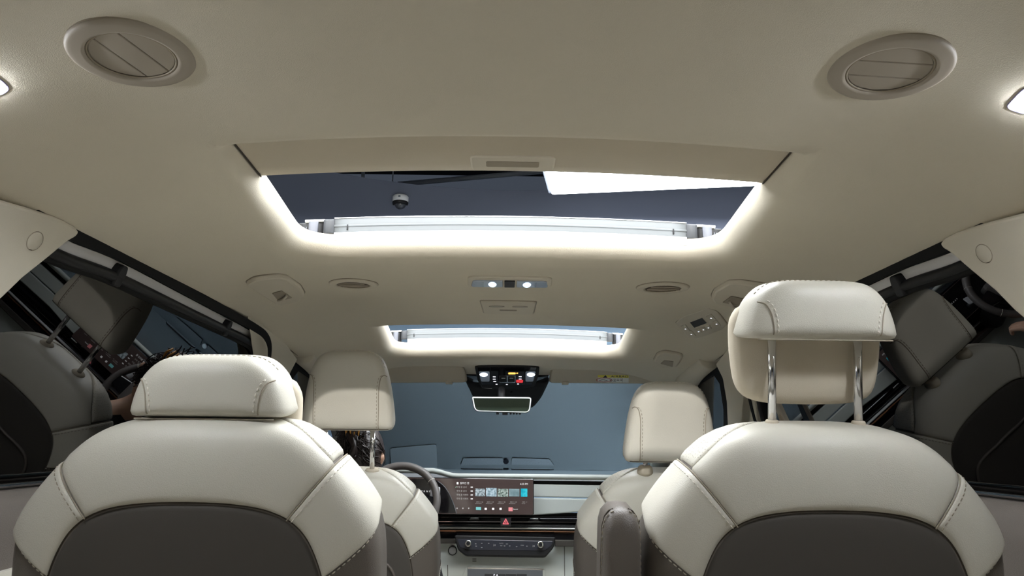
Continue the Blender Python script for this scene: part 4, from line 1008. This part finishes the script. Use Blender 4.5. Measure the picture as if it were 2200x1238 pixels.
# climate control strip
CM = frame(at(1086, 1170, YD-.055), Vector((1, 0, 0)), Vector((0, .28, 1))); CQ = lambda *P: [plocal(CM, *q) for q in P]
cl = empty('climate_strip', CM, 'glossy black climate control strip with two chrome dials', 'control panel')
mesh('strip_body', *prism(rpoly(CQ((976, 1150), (1194, 1154), (1190, 1176), (1172, 1197), (1000, 1194), (983, 1180)), .008, 4), .03, -.03, .004), BLACK, cl, False)
mesh('touch_panel', *prism(rpoly(CQ((982, 1159), (1188, 1163), (1186, 1172), (1170, 1184), (1008, 1182), (988, 1176)), .006, 4), .0025, -.001, .001), mat('glossy touch panel', (.03, .033, .045), .12, spec=.6), cl, False)
for px, py in ((1006, 1169), (1161, 1171.5)):
    x, y = CQ((px, py))[0]; k = mesh('dial', *lathe([(0, .012), (.006, .012), (.0085, .013), (.0115, .013), (.0125, .011), (.0125, 0)], 28), CHROME, cl, True, Matrix.Translation((x, y, .001)))
    mesh('dial_face', *lathe([(0, .0128), (.0075, .0128)], 20), BLACK, k)
for s, px, py, hp in (('24', 1063, 1172, 4.6), ('24', 1147, 1174, 4.6), ('AUTO', 1076, 1168, 2.6), ('OFF', 1090, 1169.5, 2.4), ('A/C', 1078, 1173, 2.6), ('SYNC', 1122, 1172.5, 2.6)):
    x, y = CQ((px, py))[0]; k = abs(CQ((px, py))[0][1]-CQ((px, py+1))[0][1]); text(s, hp*k*1.2, emat('strip text', (.6, .62, .66), .45), Matrix.Translation((x-.006, y, .0018)), cl)
for px, py in ((1022, 1169), (1035, 1168), (1023, 1174), (1035, 1177), (1050, 1168), (1084, 1173.5), (1095, 1173.5), (1110, 1175), (1132, 1174)):
    x, y = CQ((px, py))[0]; mesh('touch_icon', *prism(rrect(.006, .0016, .0004, 1), .0003, .0016), emat('strip text', (.6, .62, .66), .45), cl, False, Matrix.Translation((x, y, 0)))

# speaker grilles and instrument recess on the dash top, placed where the windshield mirrors them
def refl(px, py):
    d = ray(px, py); P = hitp(px, py, W0, WN); r = d-2*d.dot(WN)*WN
    zz = at(1086, 1021, YD).z-.012; t = (zz-P.z)/r.z; return P+r*t
def rq(*P):
    out = []
    for p in P:
        q = DM.inverted() @ refl(*p); out.append((q.x, -q.z))
    return out
zz = DM.inverted() @ Vector((0, YD, at(1086, 1021, YD).z-.012)); 
def ontop(name, P, m, th=.004, up=.004):
    mm = Matrix(((1, 0, 0, 0), (0, 0, 1, zz.y), (0, -1, 0, 0), (0, 0, 0, 1)))
    return mesh(name, *prism(P, th, up-.004), m, dash, False, mm)
DG = mat('dark speaker mesh', (.05, .055, .06), .7, bump=.8, bscale=220)
try:
    ontop('speaker_grille', rpoly(rq((996, 982), (1080, 983), (1084, 997), (990, 997)), .004, 2), DG, .006, .006)
    ontop('speaker_grille', rpoly(rq((1100, 983), (1180, 984), (1190, 997), (1098, 997)), .004, 2), DG, .006, .006)
    ontop('instrument_recess', rpoly(rq((842, 952), (940, 950), (940, 1000), (842, 998)), .01, 2), mat('dark recess', (.06, .065, .07), .6), .006, .006)
    c = rq((1087, 990))[0]; ontop('light_sensor', [(c[0]+.014*math.cos(q), c[1]+.014*math.sin(q)) for q in lin(0, 2*math.pi, 25)[:-1]], PIANO, .009, .006)
except Exception as ex_: print('REFL', ex_)


# ================================================================ STEERING WHEEL
wc = at(857, 1079, 2.60); ta = math.radians(24)
M = frame(wc, Vector((1, 0, 0)), Vector((0, math.sin(ta), math.cos(ta))))
e = empty('steering_wheel', M, 'dark grey leather steering wheel ahead of the driver seat', 'steering wheel')
R = abs(plocal(M, 946, 1085)[0])-.014
mesh('rim', *tube([(R*math.cos(q), R*math.sin(q), 0) for q in lin(0, 2*math.pi, 73)[:-1]], .0145, 14, closed=True), WHEELM, e)
for q in (.62, 2.52, 3.6, 5.8): 
    c = Vector((R*math.cos(q), R*math.sin(q), 0)); n = c.normalized(); t = Vector((-n.y, n.x, 0))
    mesh('rim_seam', *tube([c+n*.0148*math.cos(a)+Vector((0, 0, .0148*math.sin(a))) for a in lin(0, 2*math.pi, 21)[:-1]], .0009, 5, closed=True), THREAD, e)
mesh('hub', *prism(rpoly([(-.08, .05), (.08, .05), (.065, -.05), (.03, -.075), (-.03, -.075), (-.065, -.05)], .025, 5), .05, -.03, .015), WHEELM, e, False)
for s in (-1, 1):
    mesh('spoke', *prism(rpoly([(s*.06, .03), (s*R, .018), (s*R, -.022), (s*.06, -.035)], .008, 3), .02, -.012, .005), PIANO, e, False)
    mesh('stalk', *tube([(s*.03, .02, -.07), (s*.08, .03, -.075), (s*.13, .04, -.07)], [.009, .008, .011], 10), BLACK, e)
    mesh('paddle', *prism(rpoly([(s*(R-.03), .06), (s*(R+.006), .07), (s*(R+.008), .035), (s*(R-.03), .03)], .006, 3), .006, -.035, .002), GREYL, e, False)
mesh('lower_spoke', *prism([(-.02, -.06), (.02, -.06), (.016, -R), (-.016, -R)], .016, -.012, .004), PIANO, e, False)
mesh('column', *tube([(0, 0, -.02), (0, -.03, -.26)], .045, 14), BLACK, e)

# ================================================================ PERSON in the driver seat, leaning forward
HX = at(776, 985, 2.38)
hc = Vector((HX.x, 2.38, HX.z))
hip = Vector((-.46, 2.27, -.58)); chest = Vector((-.455, 2.31, -.345)); neck = Vector((hc.x-.002, 2.35, -.20))
J = [hip, Vector((-.46, 2.28, -.48)), chest, neck, hc+Vector((0, .015, -.03))]
rad = [(.15, .12), (.135, .10), (.145, .09), (.045, .045), (.04, .04)]
edges = [(0, 1), (1, 2), (2, 3), (3, 4)]
def chain(start, pts, rs):
    k = start
    for p, r in zip(pts, rs): J.append(Vector(p)); rad.append((r, r)); edges.append((k, len(J)-1)); k = len(J)-1
    return k
for s in (-1, 1):
    sx_ = chest.x+s*.17
    hnd = chain(2, [(sx_, 2.31, -.31), (sx_+s*.05, 2.34, -.48), (-.43+s*.165, 2.42, -.40), (-.43+s*.165, 2.50, -.37)], [.056, .044, .034, .03])
    for f_, (dx, dz, ln_) in enumerate(((-.6, .9, .055), (-.2, 1.1, .07), (.15, 1.1, .075), (.5, .95, .068), (.8, .6, .055))):
        b = J[hnd]; chain(hnd, [b+Vector((-s*dx*.028, .035, .012*dz)), b+Vector((-s*dx*.034, .035+ln_*.7, .018*dz)), b+Vector((-s*dx*.034, .045+ln_*.8, .018*dz-.025))], [.0095, .0085, .007])
    chain(0, [(hip.x+s*.1, 2.33, -.57), (hip.x+s*.12, 2.62, -.53), (hip.x+s*.12, 2.68, -.78), (hip.x+s*.12, 2.79, -.81)], [.085, .058, .042, .035])
me = bpy.data.meshes.new('person'); me.from_pydata([tuple(j) for j in J], edges, [])
person = bpy.data.objects.new('person', me); COL.objects.link(person)
md = person.modifiers.new('skin', 'SKIN'); md.use_smooth_shade = True
for i, v in enumerate(me.skin_vertices[0].data): v.radius = rad[i]; v.use_root = (i == 0)
ss = person.modifiers.new('sub', 'SUBSURF'); ss.levels = 2; ss.render_levels = 2
dg = bpy.context.evaluated_depsgraph_get(); bod = bpy.data.meshes.new_from_object(person.evaluated_get(dg))
bpy.data.objects.remove(person)
def skinlike(f):     # helper: closed head surface
    return f
def head(u, v):
    # u longitude 0..2pi (0 = front, +y), v latitude 0..1 from chin to crown
    a = -math.pi/2+math.pi*v; ca, sa = math.cos(a), math.sin(a)
    x = .072*ca*math.sin(u); y = .090*ca*math.cos(u); z = .108*sa
    fr = max(0, math.cos(u))**3*ca
    if sa < 0: x *= 1+.18*sa; y *= 1+.1*sa
    y += .016*fr*math.exp(-((sa+.12)/.14)**2)*math.exp(-(math.sin(u)/.16)**2)              # nose
    y += .005*fr*math.exp(-((sa+.48)/.07)**2)*math.exp(-(math.sin(u)/.35)**2)              # lips
    y -= .007*fr*math.exp(-((sa-.08)/.10)**2)*math.exp(-((abs(math.sin(u))-.38)/.16)**2)   # eye sockets
    ear = math.exp(-((abs(math.sin(u))-1)/.02)**2)*math.exp(-((sa+.05)/.22)**2)*math.exp(-((math.cos(u)+.12)/.16)**2)
    x += math.copysign(.020*ear, math.sin(u)); y -= .010*ear
    return Vector((x, y, z))
tilt = Matrix.Translation(hc) @ Matrix.Rotation(math.radians(-14), 4, 'X') @ Matrix.Rotation(math.radians(-8), 4, 'Z')
hv, hf = grid(lambda u, v: tilt @ head(u, v), [2*math.pi*i/48 for i in range(48)], lin(0.012, .988, 32), cu=True)
hf += [tuple(i*32 for i in range(48)), tuple(i*32+31 for i in range(48))]
bv = [v.co.copy() for v in bod.vertices]; bf = [tuple(p.vertices) for p in bod.polygons]
SKIN = mat('skin', (.62, .38, .27), .5, spec=.35, noise=.04, nscale=40)
person = mesh('person', *join((bv, bf), (hv, hf)), SKIN)
rebase(person, Matrix.Translation(Vector((hip.x, hip.y, FLOORZ))))
tag(person, 'person with dark pinned-up hair leaning forward in the driver seat', 'person')
PI_ = Matrix.Translation(-Vector((hip.x, hip.y, FLOORZ)))
# clothing: the same body a little larger, without head and hands
def cloth(name, m, keep, grow):
    bm = bmesh.new(); bm.from_mesh(bod)
    bm.normal_update()
    for v in bm.verts: v.co += v.normal*grow
    bmesh.ops.delete(bm, geom=[f for f in bm.faces if not keep(f.calc_center_median())], context='FACES')
    me = bpy.data.meshes.new(name); bm.to_mesh(me); bm.free(); me.transform(PI_)
    me.polygons.foreach_set('use_smooth', [True]*len(me.polygons)); me.materials.append(m)
    o = bpy.data.objects.new(name, me); COL.objects.link(o); o.parent = person; return o
cloth('jacket', mat('black jacket cloth', (.012, .012, .014), .85, bump=.4, bscale=400), lambda c: c.z > -.62 and c.z < -.215 and c.y < 2.47 and not (c.y > 2.42 and c.z < -.46), .008)
cloth('trousers', mat('dark trousers cloth', (.02, .02, .025), .9, bump=.4, bscale=400), lambda c: c.z < -.42 and c.z > -.78 and (c.z < -.5), .007)
# hair: cap, strands swept up to a twist, clip
HAIR = mat('dark brown hair', (.022, .014, .013), .38, spec=.5)
def cap(u, v):
    a = math.pi*(.5-v*.66); ca, sa = math.cos(a), math.sin(a); p = head(u, (a+math.pi/2)/math.pi) if False else Vector((.072*ca*math.sin(u), .09*ca*math.cos(u), .108*sa))
    cut = max(0, math.cos(u)); p = p*(1.07+.015*math.sin(u*23+v*9)) ; 
    if cut > 0 and sa < .55*cut: p = p*(1-.16*cut)
    return tilt @ (p+Vector((0, -.006, .004)))
V, Fc = grid(cap, [2*math.pi*i/64 for i in range(64)], lin(0.01, 1, 22), cu=True)
strands = []
tw = Vector((-.012, -.088, .035))      # twist at the back of the head
for i in range(260):
    u = random.uniform(.45*math.pi, 1.55*math.pi); a = math.pi*(.5-random.uniform(.25, .70)); ca, sa = math.cos(a), math.sin(a)
    p0 = Vector((.072*ca*math.sin(u), .09*ca*math.cos(u), .108*sa))*1.075; e0 = tw+Vector((random.gauss(0, .022), random.gauss(-.01, .008), random.gauss(0, .03)))
    mid = (p0+e0)/2; mid = mid.normalized()*(.098+random.uniform(0, .008)); q1 = (p0*.7+mid*.3); q1 = q1*(max(q1.length, .085)/q1.length)
    strands.append(tube([tilt @ p for p in catmull([p0, q1, mid, e0, e0+Vector((random.gauss(0, .012), -.012, random.uniform(-.02, .04)))], 3)], random.uniform(.0011, .0024), 4))
for k in range(7):     # loops of the twist
    a0 = random.uniform(0, 6.28); strands.append(tube([tilt @ (tw+Vector((.026*math.cos(a0+q), -.018-.012*math.sin(q*1.7), -.01+.055*math.sin(a0*.5+q*.8)))) for q in lin(0, 3.6, 14)], [.004+.006*math.sin(math.pi*q/13) for q in range(14)], 7))
V, Fc = join((V, Fc), *strands)
hair = mesh('hair', [PI_ @ v for v in V], Fc, HAIR, person)
cv, cf = join(*[tube([tilt @ (tw+Vector((-.006+.014*k, -.028, .012))), tilt @ (tw+Vector((-.002+.014*k, -.042, .034+.006*(k%2)))), tilt @ (tw+Vector((-.002+.013*k, -.034, .062)))], [.002, .0045, .003], 7) for k in range(4)])
mesh('hair_clip', [PI_ @ v for v in cv], cf, mat('amber hair clip', (.75, .36, .08), .25, spec=.6), person)

# seat belt height adjuster on the right centre pillar
p = at(1617, 893, 2.0); p = Vector((sx(p.z)-.012, p.y, p.z)); M, k = side_frame(1, 1.4, .012); q = M.inverted() @ p
e = empty('belt_adjuster', M @ Matrix.Translation((q.x, q.y, 0)), 'brown seat belt anchor cover on the right centre pillar', 'belt anchor')
mesh('cover', *prism(rpoly([(-.02, -.05), (.02, -.05), (.015, .04), (-.012, .04)], .006, 3), k*.014, 0, .004), VENTM, e, False)
mesh('cover_button', *prism(rpoly([(-.012, -.045), (.012, -.045), (.009, .01), (-.008, .01)], .004, 3), k*.004, k*.013, .001), FIXD, e, False)
